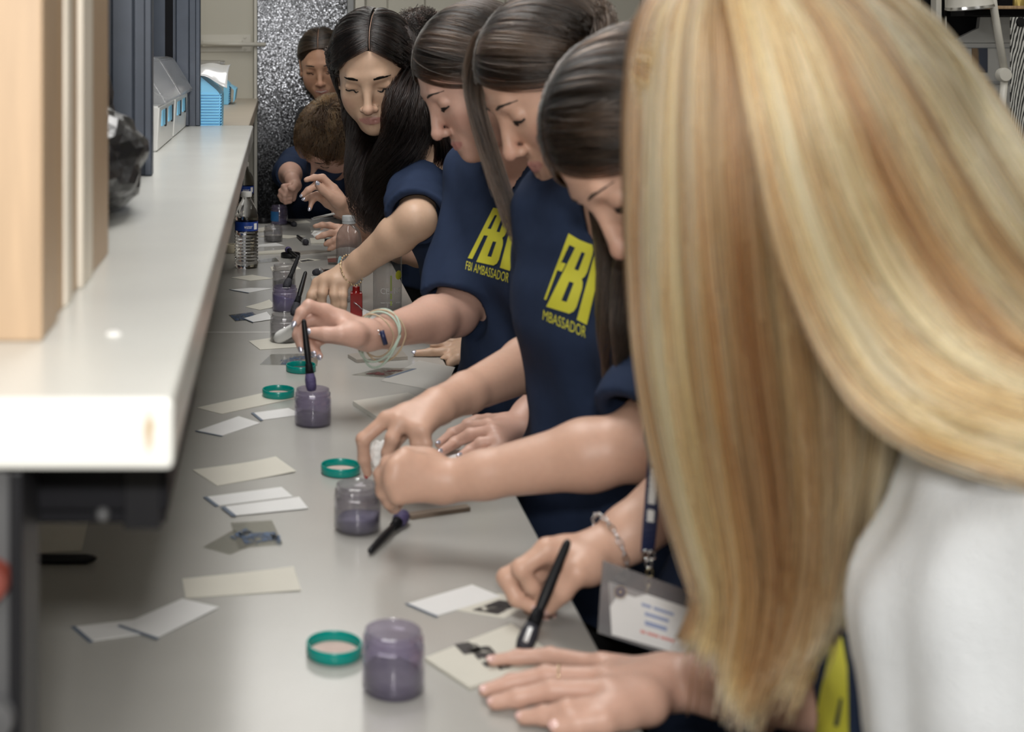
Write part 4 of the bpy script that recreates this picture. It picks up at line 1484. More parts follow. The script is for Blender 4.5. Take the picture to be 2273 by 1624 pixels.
def torso_frame(shR, shL, hipR, hipL):
    shR, shL, hipR, hipL = [np.array(x, float) for x in (shR, shL, hipR, hipL)]
    S_, Hh = (shR + shL) / 2, (hipR + hipL) / 2
    right = unit(shR - shL)
    up = unit(S_ - Hh)
    return S_, Hh, right, up, unit(np.cross(up, right))


def add_torso(F, T, inf=0.0, loose=0.0, bust=1.0, k=.05):
    shR, shL, hipR, hipL = [np.array(x, float) for x in T]
    S_, Hh, right, up, fwd = torso_frame(*T)
    hw = np.linalg.norm(shR - shL) / 2
    F.cone(shR - up * .01, shL - up * .01, .056 + inf, .056 + inf, k)
    for t, wd, r in ((.30, .62, .092), (.62, .50, .084), (.95, .52, .100)):
        c = S_ + (Hh - S_) * t
        lr = right * hw * wd
        F.cone(c - lr, c + lr, r + inf + loose * t, None, k)
    for t0, t1, r0, r1 in ((.05, .30, .075, .092), (.30, .62, .092, .086), (.62, .95, .086, .1)):
        for sx in (-1, 1):
            a = S_ + (Hh - S_) * t0 + right * hw * .5 * sx
            b = S_ + (Hh - S_) * t1 + right * hw * .45 * sx
            F.cone(a, b, r0 + inf + loose * t0, r1 + inf + loose * t1, k)
    if bust:
        for sx in (-1, 1):
            F.ell(S_ + (Hh - S_) * .34 + right * .062 * sx + fwd * .062, np.array([.058, .05, .058]) * bust + inf, np.stack([right, fwd, up], 1), k)


def set_color(me, v, col):
    ca = me.color_attributes.new('skin_tone', 'FLOAT_COLOR', 'POINT')
    n = len(me.vertices)
    a = np.ones((n, 4), np.float32)
    a[:, :3] = col[:n]
    ca.data.foreach_set('color', a.ravel())


def nails(hd, m, parent, which=range(5), to=(-0.1, -0.6, 0.75), long=0.0):
    for i in which:
        f = hd.t if i == 4 else hd.f[i]
        a, b = f[-2], f[-1]
        t = unit(b - a)
        n = np.array(to, float)
        n = unit(n - t * (n @ t))
        s = np.cross(t, n)
        rr = (.0090 if i == 4 else .0068) * hd.r
        c = b + n * rr * .62 + t * (rr * .15 + long * .5)
        bm = bmesh.new()
        bmesh.ops.create_uvsphere(bm, u_segments=12, v_segments=8, radius=1)
        for v in bm.verts:
            q = np.array(v.co)
            v.co = c + t * q[0] * (rr * .72 + long * .5) + s * q[1] * rr * .62 + n * (q[2] * rr * .28 - .25 * rr * q[1] ** 2)
        bm_obj('nail', bm, m, parent, True, True)


class Person:
    def __init__(self, name_label, H, T, arms, hands, base, neck=None, h=.0034, ears=True, smile=0.0, soft=1.0, bust=1.0, head=True, feet=None, noseback=1.0):
        self.T, self.H, self.arms, self.hands = T, H, arms, hands
        shR, shL, hipR, hipL = [np.array(x, float) for x in T]
        S_, Hh, right, up, fwd = torso_frame(*T)
        self.S, self.Hh, self.right, self.up, self.fwd = S_, Hh, right, up, fwd
        foot = np.array([Hh[0], Hh[1], 0.0])
        self.root = empty('person', foot, name_label, 'person')
        pts = [H.c, shR, shL, hipR, hipL] + [np.array(p) for a in arms for p in a]
        for hd in hands:
            pts += list(hd.t) + [p for f in hd.f for p in f]
        pts = np.array(pts)
        lo, hi = pts.min(0) - .058, pts.max(0) + .058
        for c, r in ((H.c, .16), (hipR, .16), (hipL, .16), (shR, .1), (shL, .1)):
            lo, hi = np.minimum(lo, c - r), np.maximum(hi, c + r)
        F = Field(lo, hi, h)
        add_torso(F, T, bust=bust)
        nb = S_ + up * .035 + fwd * .01 if neck is None else np.array(neck)
        self.nb = nb
        for sh_ in (shR, shL):
            F.cone(nb - up * .03, sh_, .040, .048, .04)
        F.cone(H.w((0, -.022, -.055)), nb, .047, .052, .02)
        F.cone(nb, S_ - up * .06, .054, .08, .04)
        for (sh_, el, wr) in arms:
            add_arm(F, sh_, el, wr)
        for hd in hands:
            add_hand(F, hd)
        add_head(F, H, ears, smile)
        F.clear_bench()
        me, v = F.mesh('body')
        set_color(me, v, tone(v, H, base))
        self.body = link('body', me, M_SKIN, self.root)
        self.bvh = BVHTree.FromPolygons([Vector(x) for x in v], [tuple(p.vertices) for p in me.polygons])
        self.legs(feet)

    def legs(self, feet):
        shR, shL, hipR, hipL = [np.array(x, float) for x in self.T]
        lo = np.minimum(hipR, hipL) - .25
        hi = np.maximum(hipR, hipL) + .25
        lo[2], hi[2] = 0.02, max(hipR[2], hipL[2]) + .12
        F = Field(lo, hi, .012)
        self.feet = []
        F.cone(hipR, hipL, .118, None, .03)
        for hp in (hipR, hipL):
            q = hp + (self.Hh - hp) * .25
            kn = np.array([q[0] + .01, q[1], hp[2] * .54])
            an = np.array([q[0] + .02, q[1], .09])
            F.cone(q, kn, .098, .066, .03)
            F.cone(kn, an, .066, .055, .02)
            self.feet.append(an)
        F.cut((0, 0, .06), (0, 0, -1))
        F.clear_bench()
        me, v = F.mesh('trousers')
        link('trousers', me, M_PANTS, self.root)
        fw = unit([self.fwd[0], self.fwd[1], 0])
        for an in self.feet:
            F = Field(an - .2, an + .2, .008)
            a = np.array([an[0], an[1], .045])
            F.cone(a - fw * .04, a + fw * .11, .042, .034, .02)
            F.cone(a, a + np.array([0, 0, .04]), .045, .045, .02)
            F.cut((0, 0, .0005), (0, 0, -1))
            me, v = F.mesh('shoe')
            link('shoe', me, M_SHOE, self.root)

    def shirt(self, m, hem, sleeve=(.72, .72), inf=.014, loose=.02, h=.0055, name='shirt', bust=1.0, amp=.0022, extra=None, neck_r=.066, sr=.064, seed=1, waves=None, collar=True, sleeveless=False):
        T = self.T
        shR, shL, hipR, hipL = [np.array(x, float) for x in T]
        pts = [shR, shL, hipR, hipL]
        ends = []
        for (s_, el, wr), q in zip(self.arms, sleeve):
            s_, el, wr = [np.array(x, float) for x in (s_, el, wr)]
            e = s_ + (el - s_) * q if q <= 1 else el + (wr - el) * (q - 1)
            ends.append((s_, el, wr, e, q))
            pts += [e, el if q > 1 else e]
        pts = np.array(pts)
        lo, hi = pts.min(0) - .17, pts.max(0) + .17
        lo[2] = min(lo[2], hem - .03)
        F = Field(lo, hi, h)
        add_torso(F, T, inf=inf, loose=loose, bust=bust)
        for sh_ in (shR, shL):
            F.cone(self.nb - self.up * .045, sh_, .044 + inf * .6, .052 + inf * .6, .03)
        dn = np.array([0, 0, -1.0])
        F.cone(hipR, hipR + dn * .12, .098 + inf + loose, .1 + inf + loose, .04)
        F.cone(hipL, hipL + dn * .12, .098 + inf + loose, .1 + inf + loose, .04)
        F.cone((hipR + hipL) / 2, (hipR + hipL) / 2 + dn * .12, .1 + inf + loose, None, .04)
        if extra:
            for a, b, ra, rb in extra:
                F.cone(a, b, ra, rb, .04)
        if not sleeveless:
            for s_, el, wr, e, q in ends:
                t = unit((el - s_) if q <= 1 else (wr - el))
                if q > 1:
                    F.cone(s_, el, sr, sr * .92, .03)
                    F.cone(el, e, sr * .92, sr * .8, .02, clip=(e, t))
                else:
                    F.cone(s_, e, sr, sr * .97, .014, clip=(e, t))
        F.ripple(waves or [((.2, .4, 1), .11, amp, seed), ((1, -.5, .35), .085, amp * .8, seed * 2.3), ((-.4, 1, .8), .05, amp * .35, seed * 1.7)])
        F.cut((0, 0, hem), (0, 0, -1))
        if collar:
            F.cone(self.nb - self.up * .012 + self.fwd * .012, self.nb + self.up * .2, neck_r, neck_r * 1.5, .004, 's')
        if not sleeveless:
            for s_, el, wr, e, q in ends:
                t = unit((el - s_) if q <= 1 else (wr - el))
                F.cone(e - t * .020, e + t * .03, sr * (.70 if q <= 1 else .56), sr * (.90 if q <= 1 else .68), .002, 's')
        F.clear_bench()
        me, v = F.mesh(name)
        o = link(name, me, m, self.root)
        self.cloth = getattr(self, 'cloth', {})
        self.cloth[name] = BVHTree.FromPolygons([Vector(x) for x in v], [tuple(p.vertices) for p in me.polygons])
        return o

    def face(self, brow=M_BROWD, lash_w=.0013, brow_w=1.0, sides=(-1, 1)):
        for x in sides:
            face_strip('eyebrow', self.H, self.bvh, [(x * .016, .088, .0190), (x * .033, .086, .0212), (x * .050, .070, .0165)], [.0018 * brow_w, .0024 * brow_w, .0022 * brow_w, .0015 * brow_w, .0007 * brow_w], brow, self.root)
            face_strip('eyelash', self.H, self.bvh, [(x * .0215, .087, -.0098), (x * .0325, .090, -.0118), (x * .0465, .076, -.0085)], [lash_w * .5, lash_w * .9, lash_w * 1.1, lash_w * 1.1, lash_w * .7], M_LASH, self.root, .0008, .0016)

    def hair_cap(self, m, cut=None, low=-.05, h=.006, grow=0.0, ears_out=False):
        H, s = self.H, self.H.s
        F = Field(H.c - .18 * s, H.c + .18 * s, h)
        E = lambda c, r, k=0.012, op='u': F.ell(H.w(c), np.array(r) * s, H.R, k * s, op)
        E((0, -.012, .030), (.0770 + grow, .0980 + grow, .0875 + grow), 0)
        E((0, -.030, -.03), (.072 + grow, .075 + grow, .07), .03)
        for c, r in (cut or [((0, .117, -.030), (.074, .083, .104))]):
            E(c, r, .016, 's')
        if ears_out:
            for x in (-1, 1):
                E((x * .085, -.006, -.022), (.03, .028, .042), .004, 's')
        F.cut(H.w((0, 0, low)), -H.R[:, 2])
        me, v = F.mesh('hair')
        self.capbvh = BVHTree.FromPolygons([Vector(x) for x in v], [tuple(q.vertices) for q in me.polygons])
        return link('hair', me, m, self.root)


def curves_obj(name, paths, radius, m, parent, taper=0.35, tvar=1.0):
    n = len(paths)
    k = len(paths[0])
    hc = bpy.data.hair_curves.new(name)
    hc.add_curves([k] * n)
    pos = np.array(paths, np.float32).reshape(-1)
    hc.attributes['position'].data.foreach_set('vector', pos)
    ra = hc.attributes.get('radius') or hc.attributes.new('radius', 'FLOAT', 'POINT')
    prof = np.linspace(1, taper, k)
    ra.data.foreach_set('value', np.tile(prof * radius, n).astype(np.float32))
    P3 = np.array(paths, np.float32)
    mid = P3[:, k // 2]
    g = np.random.default_rng(n)
    k1, k2, k3 = [g.normal(size=3) for _ in range(3)]
    tint = .5 + tvar * (.30 * np.sin(mid @ (k1 / np.linalg.norm(k1) * 170)) + .28 * np.sin(mid @ (k2 / np.linalg.norm(k2) * 310) + 1) + .2 * np.sin(mid @ (k3 / np.linalg.norm(k3) * 90) + 2)) + g.normal(size=n) * .12
    ta = hc.attributes.new('tint', 'FLOAT', 'CURVE')
    ta.data.foreach_set('value', np.clip(tint, 0, 1).astype(np.float32))
    hc.materials.append(m)
    o = bpy.data.objects.new(name, hc)
    COL.objects.link(o)
    o.parent = parent
    top = parent
    o.matrix_parent_inverse = world_matrix(parent).inverted()
    return o


def slerp(a, b, t):
    a, b = unit(a), unit(b)
    w_ = math.acos(max(-1, min(1, float(a @ b))))
    if w_ < 1e-4:
        return np.outer(np.ones_like(t), a)
    return (np.outer(np.sin((1 - t) * w_), a) + np.outer(np.sin(t * w_), b)) / math.sin(w_)


def cap_strands(H, n, part=0.0, y0=.094, y1=-.07, ends=None, tails=None, K=28, lift=.05, wave=0.0, wl=.08, jit=.10, tailprob=1.0, sprd=1.0):
    """Strands from a parting line over the skull to the sides, then along falling tails [(px, py, d, radius)]."""
    c0 = np.array([0, -.012, .030])
    rad = np.array([.0815, .1025, .0925])
    out = []
    ends = ends or {1: ((.98, .05, -.30), (.55, -.80, -.35)), -1: ((-.98, .05, -.30), (-.55, -.80, -.35))}
    NC = max(12, n // 55)
    cj = rng.normal(size=(2, NC, 3))
    cl = rng.random((2, NC))
    for i in range(n):
        sd = 1 if i % 2 else -1
        ci = rng.integers(NC)
        t = float(np.clip((ci + .5 + rng.normal() * .55) / NC, 0, 1))
        x = part + sd * .003
        y = y0 + (y1 - y0) * t
        z = math.sqrt(max(0.02, 1 - (x / rad[0]) ** 2 - (y / rad[1]) ** 2))
        u0 = np.array([x / rad[0], y / rad[1], z])
        eF, eB = ends[sd]
        u1 = np.array(eF) * (1 - t) + np.array(eB) * t + cj[int(sd > 0), ci] * jit + rng.normal(size=3) * jit * .35
        tt = np.linspace(0, 1, 10)
        u = slerp(u0, u1, tt)
        q = 1 + lift * (.15 + .6 * cl[int(sd > 0), ci] + .25 * rng.random()) * np.sin(np.clip(tt * 1.4, 0, 1) * math.pi / 2)
        if rng.random() < .03:
            q = 1 + (q - 1) * 1.9
        pts = [H.w(c0 + u[j] * rad * q[j]) for j in range(10)]
        tl = tails.get(sd) if tails else None
        if tl and rng.random() < tailprob:
            off = rng.normal(size=3)
            off *= min(1.0, 1.2 / np.linalg.norm(off)) * .8 * sprd
            fr = rng.uniform(.75, 1.0)
            m_ = max(2, int(round(len(tl) * fr)))
            g = [P(a, b, d_) + off * r_ for a, b, d_, r_ in tl[:m_]]
            pts = pts[:9] + g
        p = smooth_path(pts, K)
        if wave:
            ph = rng.random() * .9 + cj[int(sd > 0), ci][0] * 1.5
            s_ = np.linspace(0, 1, K)
            L = np.linalg.norm(np.diff(p, axis=0), axis=1).sum()
            a = wave * np.clip((s_ - .3) * 2, 0, 1)
            p = p + np.stack([a * np.sin(2 * math.pi * s_ * L / wl + ph), a * np.cos(2 * math.pi * s_ * L / wl + ph) * .7, 0 * s_], 1)
        out.append(p)
    return out


def sheet(guides, n, K=30, jit=.004, clump=.012, nclump=60, short=.86):
    """Strands spread between neighbouring guides (lists of room points)."""
    G = np.array([smooth_path(g, K) for g in guides])
    m_ = len(guides)
    out = []
    offs = rng.normal(size=(nclump, 3)) * clump
    cu = rng.random(nclump)
    for i in range(n):
        u = rng.random()
        x = u * (m_ - 1)
        a = min(m_ - 2, int(x))
        f = x - a
        p = G[a] * (1 - f) + G[a + 1] * f
        c = int(np.argmin(np.abs(cu - u)))
        s_ = np.linspace(0, 1, K)[:, None]
        p = p + offs[c] * s_ + rng.normal(size=3) * jit * (.4 + s_) + rng.normal(size=3) * jit * .6 * np.sin(s_ * 7 + rng.random() * 6)
        cut_ = rng.uniform(short, 1.0)
        j = np.linspace(0, (K - 1) * cut_, K)
        i0 = np.clip(j.astype(int), 0, K - 2)
        fr = (j - i0)[:, None]
        out.append(p[i0] * (1 - fr) + p[i0 + 1] * fr)
    return out


def sheet_mesh(name, guides, m, parent, back=.012, K=24, sub_=6):
    G = np.array([smooth_path(g, K) for g in guides])
    rows = []
    N = (len(guides) - 1) * sub_ + 1
    for i in range(N):
        x = i / sub_
        a = min(len(guides) - 2, int(x))
        f = x - a
        rows.append(G[a] * (1 - f) + G[a + 1] * f + np.array([0, back, 0]))
    bm = bmesh.new()
    v = [[bm.verts.new(p) for p in r] for r in rows]
    for i in range(N - 1):
        for j in range(K - 1):
            bm.faces.new([v[i][j], v[i][j + 1], v[i + 1][j + 1], v[i + 1][j]])
    o = bm_obj(name, bm, m, parent, True, True)
    so = o.modifiers.new('thick', 'SOLIDIFY')
    so.thickness = .010
    so.offset = 0
    return o


# ---- lettering laid on cloth
GLYPH = {
    'F': ([[(0, 0), (0, 1), (1, 1), (1, .87), (.46, .87), (.46, .60), (.86, .60), (.86, .47), (.46, .47), (.46, 0)]]),
    'B': ([[(0, 0), (0, 1), (.82, 1), (.95, .95), (1, .88), (1, .62), (.95, .55), (.86, .51), (.95, .46), (1, .39), (1, .12), (.95, .05), (.82, 0)],
           [(.40, .14), (.40, .42), (.60, .42), (.60, .14)], [(.40, .60), (.40, .86), (.60, .86), (.60, .60)]]),
    'I': ([[(0, 0), (0, 1), (1, 1), (1, 0)]]),
}


def cast(bvhs, px, py, lift=.0012):
    o = Vector((0, 0, CAMZ))
    dr = Vector(P(px, py, 1.0)) - o
    dr.normalize()
    best = None
    for b in bvhs:
        h = b.ray_cast(o, dr)
        if h[0] is not None and (best is None or h[3] < best[3]):
            best = h
    if best is None:
        return None
    n = best[1]
    if n.dot(dr) > 0:
        n = -n
    return best[0] + n * lift


def cloth_print(name, polys, tris, fn, bvhs, m, parent, maxlen=6.0):
    """Flat lettering (2D points + triangles), placed by fn(u, v) -> photo pixel and wrapped onto the cloth."""
    bm = bmesh.new()
    vs = [bm.verts.new((*p, 0)) for p in polys]
    for t in tris:
        try:
            bm.faces.new([vs[i] for i in t])
        except ValueError:
            pass
    bmesh.ops.triangulate(bm, faces=bm.faces)
    for v in bm.verts:
        q = fn(v.co.x, v.co.y)
        v.co = (q[0], q[1], 0)
    for _ in range(6):
        es = [e for e in bm.edges if e.calc_length() > maxlen]
        if not es:
            break
        bmesh.ops.subdivide_edges(bm, edges=es, cuts=1)
        bmesh.ops.triangulate(bm, faces=bm.faces)
    dead = []
    for v in bm.verts:
        p = cast(bvhs, v.co.x, v.co.y)
        if p is None:
            dead.append(v)
        else:
            v.co = p
    bmesh.ops.delete(bm, geom=dead, context='VERTS')
    # drop triangles that bridge over a fold
    bad = [f for f in bm.faces if max(e.calc_length() for e in f.edges) > .03]
    bmesh.ops.delete(bm, geom=bad, context='FACES')
    return bm_obj(name, bm, m, parent, True, True)


def quad_fn(bl, br, tr, tl, bulge=0.0):
    bl, br, tr, tl = [np.array(x, float) for x in (bl, br, tr, tl)]

    def f(u, v):
        p = (bl * (1 - u) + br * u) * (1 - v) + (tl * (1 - u) + tr * u) * v
        return p + np.array([bulge * 4 * v * (1 - v) * (1 - u), 0])
    return f


def letter(ch, fn, bvhs, m, parent):
    loops = GLYPH[ch]
    pts = [p for l in loops for p in l]
    tris = tessellate_polygon([[Vector((x, y, 0)) for x, y in l] for l in loops])
    return cloth_print('lettering', pts, tris, fn, bvhs, m, parent)


def word(s, fn, bvhs, m, parent):
    co, fs = text_mesh(s, 1.0, 1.0)
    return cloth_print('lettering', [tuple(c) for c in co], fs, fn, bvhs, m, parent, 8.0)
# ------------------------------------------------------------------ hair colours
HM_BLONDE = hair_mat('honey_blonde_strands', [(.20, .086, .034), (.48, .228, .088), (.80, .405, .155), (.96, .565, .26)], .30, .5)
HM_INNER = hair_mat('honey_blonde_shaded_strands', [(.13, .055, .022), (.33, .160, .066), (.60, .33, .14), (.78, .49, .25)], .30, .5)  # darker copy of the blonde: shade of the inner hair put into colour
HM_BROWN = hair_mat('dark_brown_strands', [(.005, .0035, .0025), (.018, .011, .0075), (.050, .031, .021)], .24, .4)
HM_MID = hair_mat('brown_strands', [(.008, .005, .0035), (.030, .019, .013), (.095, .062, .044)], .24, .4)
HM_BLACK = hair_mat('near_black_strands', [(.004, .003, .003), (.009, .006, .005), (.018, .010, .008)], .24, .4)
HM_BOY = hair_mat('warm_brown_strands', [(.022, .012, .007), (.060, .034, .017), (.15, .085, .040)], .3, .4)
MC_BLONDE = mat('honey_blonde_under', (.20, .115, .055), .6)
MC_BROWN = mat('dark_brown_under', (.010, .006, .004), .7, spec=.1)
MC_BLACK = mat('near_black_under', (.005, .004, .003), .7, spec=.1)
MC_MID = mat('brown_under', (.020, .012, .008), .7, spec=.1)

LIGHT = (0.56, 0.345, 0.255)
TAN = (0.50, 0.285, 0.190)
ASIAN = (0.56, 0.375, 0.265)
PINK = (0.58, 0.36, 0.285)


def eye_at(px, py, d):
    return P(px, py, d)


# ---- the woman in the charcoal tank at the far end
H = Head(P(709, 156, 5.10), (-.10, -.92, -.34), (-.10, -.32, .94), 1.04)
T = ((.135, 5.33, 1.215), (.40, 5.24, 1.235), (.16, 5.42, .86), (.37, 5.36, .86))
armR = (T[0], (.11, 5.37, .96), (.13, 5.25, .76))
armL = (T[1], (.46, 5.28, .98), (.47, 5.20, .76))
p = Person('smiling woman in charcoal tank top, dark hair pulled back, farthest by the pebbled door', H, T, [armR, armL],
           [hand_auto(armR[2], (.2, -.3, -1), (-1, -.3, 0), 1), hand_auto(armL[2], (0, -.2, -1), (1, -.2, 0), -1)], TAN, h=.0046, smile=1.6)
p.shirt(M_DKGREY, .80, inf=.009, loose=.005, h=.007, name='tank_top', neck_r=.085, sleeveless=True)
p.face(lash_w=.0014)
hc_ = p.hair_cap(MC_MID, cut=[((0, .117, -.022), (.078, .083, .107))], low=-.075)
face_strip('parting', H, p.capbvh, [(0, .075, .075), (0, .05, .105), (0, .0, .118), (0, -.03, .115)], [.0008, .0009, .0008, .0007, .0004], mat('scalp', (.36, .22, .16), .5), hc_, .0004, .0006)
back = {1: ((.92, -.30, -.05), (.30, -.95, -.20)), -1: ((-.92, -.30, -.05), (-.30, -.95, -.20))}
curves_obj('strands', cap_strands(H, 1800, .0, .086, -.05, back, None, 16, .04), .0006, HM_MID, hc_)
box('teeth', (0, 0, 0), (.0001, .0001, .0001), M_WHITEP, p.root)
bpy.data.objects.remove(bpy.data.objects['teeth'])
face_strip('teeth', H, p.bvh, [(-.017, .092, -.0725), (0, .1, -.0745), (.017, .092, -.0725)], [.0012, .002, .0024, .002, .0012], mat('teeth_white', (.75, .72, .66), .25), p.root, -.0004, .0012)

# ---- the boy bent over the end of the bench, dark mask on
H = Head(P(694, 360, 4.44), (-.58, -.28, -.77), (-.28, -.74, .58), 1.07)
T = ((.075, 4.80, 1.085), (.325, 4.80, 1.13), (.17, 5.06, .84), (.33, 5.06, .84))
armR = (T[0], (.045, 4.70, 1.08), P(648, 397, 4.50))
armL = (T[1], (.315, 4.70, .99), P(752, 468, 4.47))
k = lambda a: [(x, y, z) for x, y, z in a]
fist = hand_px((648, 397, 4.50), [k([(652, 410, -.02), (630, 414, -.055), (636, 424, -.06), (650, 424, -.045)]), k([(650, 420, -.02), (624, 424, -.05), (632, 433, -.06), (648, 432, -.045)]),
                                  k([(650, 430, -.02), (622, 434, -.045), (632, 442, -.055), (646, 440, -.045)]), k([(650, 440, -.015), (626, 443, -.04), (634, 449, -.05), (646, 448, -.04)])],
               k([(657, 412, -.01), (655, 412, -.05), (650, 418, -.07), (643, 416, -.075)]), 4.50)
p = Person('person with short brown hair and navy face mask bent low over far bench end', H, T, [armR, armL], [fist, hand_auto(armL[2], (.5, -.5, -.2), (.2, -.5, .8), -1)], PINK, h=.0044)
p.shirt(M_NAVY, .80, (1.30, .72), h=.0065, sr=.060, bust=0, seed=3)
hc_ = p.hair_cap(MC_MID, cut=[((0, .115, -.052), (.074, .083, .104))], low=-.06, ears_out=True, grow=.006)


def short_hair(H, n, length, lift, seed=1, curl=0.0):
    g = np.random.default_rng(seed)
    c0 = np.array([0, -.012, .030])
    rad = np.array([.086, .107, .097])
    crown = unit((.15, -.55, .85))
    out = []
    while len(out) < n:
        u = unit(g.normal(size=3))
        if u[2] < -.35 or (u[1] > .45 and u[2] < .25) or (u[1] > .8 and u[2] < .45):
            continue
        ax = unit(np.cross(crown, u) + g.normal(size=3) * .16 + .45 * np.sin(np.array([u[1] * 9, u[2] * 11, u[0] * 10])))
        ang = length / .1 * g.uniform(.6, 1.1)
        pts = []
        tt = np.linspace(0, 1, 9)
        for t in tt:
            a = ang * t
            q = u * math.cos(a) + np.cross(ax, u) * math.sin(a) + ax * (ax @ u) * (1 - math.cos(a))
            f = .97 + lift * math.sin(t * 2.4) * g.uniform(.8, 1.1)
            w_ = curl * np.array([math.sin(t * 14 + u[0] * 40), math.cos(t * 14 + u[1] * 40), math.sin(t * 12)])
            pts.append(H.w(c0 + q * rad * f + w_))
        out.append(np.array(pts))
    return out


curves_obj('strands', short_hair(H, 3600, .055, .16), .0007, HM_BOY, hc_)
p.face()
# mask over nose and mouth with ear loops
F = Field(H.c - .17, H.c + .17, .0045)
F.ell(H.w((0, .055, -.062)), np.array([.064, .066, .050]), H.R, 0)
F.ell(H.w((0, .092, -.058)), np.array([.030, .030, .036]), H.R, .02)
F.cut(H.w((0, .09, -.030)), H.R @ np.array([0, -.25, 1]))
F.cut(H.w((0, .018, 0)), -H.R[:, 1])
me, v = F.mesh('face_mask')
fm = link('face_mask', me, M_NAVY, p.root)
for x in (-1, 1):
    tube('ear_loop', smooth_path([H.w((x * .060, .03, -.040)), H.w((x * .0775, .008, .002)), H.w((x * .080, -.024, -.004)), H.w((x * .078, -.020, -.05)), H.w((x * .060, .03, -.078))], 16), .0013, M_LASH, fm, 6)

# ---- the person hidden behind the long black hair: raised hand and wiping hand
H = Head(P(893, 158, 3.98), (-.5, -.6, -.5), (-.3, -.3, .9))
T = ((.31, 4.22, 1.26), (.50, 3.98, 1.26), (.42, 4.26, .88), (.55, 4.05, .88))
armR = (T[0], P(850, 520, 3.95), P(766, 464, 3.60))
armL = (T[1], P(930, 560, 3.70), P(792, 530, 3.88))
d0 = 3.58
hR = hand_px((766, 464, 3.60), [[(741, 418, 0), (716, 394, 0), (697, 394, -.01), (679, 399, -.02)], [(731, 426, 0), (702, 411, 0), (684, 422, -.01), (672, 433, -.01)],
                                [(724, 440, .02), (704, 432, .03), (690, 436, .03), (677, 442, .03)], [(727, 452, .03), (704, 436, .03), (692, 447, .02), (688, 463, .01)]],
             [(752, 446, -.02), (733, 434, -.035), (715, 420, -.04), (705, 409, -.045)], d0, 1.08)
d0 = 3.88
hL = hand_px((792, 530, 3.88), [[(752, 506, 0), (732, 500, .0), (715, 499, 0), (699, 502, 0)], [(752, 518, -.02), (735, 517, -.03), (718, 522, -.03), (704, 527, -.03)],
                                [(756, 530, -.03), (742, 533, -.045), (730, 538, -.045), (722, 542, -.045)], [(760, 540, -.03), (748, 544, -.045), (738, 549, -.045), (730, 553, -.045)]],
             [(768, 512, .02), (748, 508, .035), (732, 509, .04), (716, 512, .04)], d0, 1.05)
p = Person('person hidden behind the long black hair, silver-nailed hand raised and other hand wiping', H, T, [armR, armL], [hR, hL], LIGHT, h=.0042)
p.shirt(M_NAVY, .80, h=.008, seed=5)
hc_ = p.hair_cap(MC_BLACK, grow=.004)
tl7 = {1: [(838, 230, 4.06, .03), (842, 320, 4.06, .03)], -1: [(935, 210, 3.97, .04), (948, 290, 3.98, .05), (955, 370, 3.99, .05), (950, 450, 4.0, .04)]}
curves_obj('strands', short_hair(H, 900, .05, .14, 4, .004) + [smooth_path(q, 9) for q in cap_strands(H, 1800, 0, .094, -.06, None, tl7, 20, .07, .008, .08)], .0008, HM_BLACK, hc_)
p.face()
nails(hR, M_NAILG, p.root, (1, 2, 3, 4), (-.2, -.8, .6), .003)
bm = bmesh.new()
N = 9
vv = {}
for i in range(N + 1):
    for j in range(N + 1):
        u, v = i / N, j / N
        q = P(690 + 72 * u + 10 * v, 520 - 8 * math.sin(u * 3) + 24 * v * (0.3 + u) - 12 * u, 3.90 - .02 * v)
        q = q + np.array([0, .008 * math.sin(u * 11 + v * 5), .004 * math.sin(u * 17) * math.cos(v * 9)])
        vv[i, j] = bm.verts.new(q)
for i in range(N):
    for j in range(N):
        bm.faces.new([vv[i, j], vv[i + 1, j], vv[i + 1, j + 1], vv[i, j + 1]])
o = bm_obj('tissue', bm, M_PAPER, None, True, True)
o.modifiers.new('thick', 'SOLIDIFY').thickness = .002
tag(o, 'crumpled white tissue held by the wiping hand behind the grey-capped bottle', 'tissue')

# ---- the girl with long wavy black hair
H = Head(P(814, 191, 2.845), (-.20, -.87, -.45), (-.15, -.42, .89), .99)
T = ((.315, 3.02, 1.265), (.50, 2.80, 1.265), (.455, 3.08, .88), (.60, 2.88, .88))
armR = (T[0], P(924, 488, 2.72), P(772, 606, 2.83))
armL = (T[1], (.47, 2.80, 1.0), P(1046, 772, 2.69))
d0 = 2.82
hR = hand_px((772, 606, 2.83), [[(705, 628, .01), (692, 655, .0), (684, 676, 0), (677, 690, .0)], [(722, 622, 0), (716, 650, -.01), (714, 670, -.005), (714, 688, .0)],
                                [(744, 622, -.01), (742, 654, -.02), (744, 676, -.015), (746, 695, -.01)], [(764, 626, -.01), (762, 655, -.02), (762, 676, -.02), (763, 694, -.015)]],
             [(748, 622, .03), (722, 640, .045), (704, 660, .05), (694, 678, .05)], d0, 1.12, None, .028)
hL = hand_px((1046, 772, 2.69), [[(1012, 772, .02), (990, 768, .02), (975, 766, .02), (960, 768, .02)], [(1012, 780, 0), (985, 781, 0), (955, 782, 0), (924, 784, 0)],
                                 [(1014, 788, -.02), (995, 794, -.02), (985, 800, -.02), (980, 806, -.02)], [(1018, 795, -.04), (1004, 802, -.04), (996, 808, -.04), (990, 812, -.04)]],
             [(1040, 766, .04), (1015, 760, .05), (1000, 760, .05), (985, 762, .05)], 2.62)
p = Person('girl with long wavy black hair, navy t-shirt, arm reaching to the red bottle', H, T, [armR, armL], [hR, hL], ASIAN, h=.0036, neck=(.335, 2.915, 1.285))
p.shirt(M_NAVY, .79, (.97, .72), h=.0055, sr=.064, seed=7, amp=.003, loose=.015)
p.face(brow=MC_BLACK, lash_w=.0019, brow_w=1.2)
nails(hR, M_NAILN, p.root, (1, 2, 3), (0, -.95, -.2))
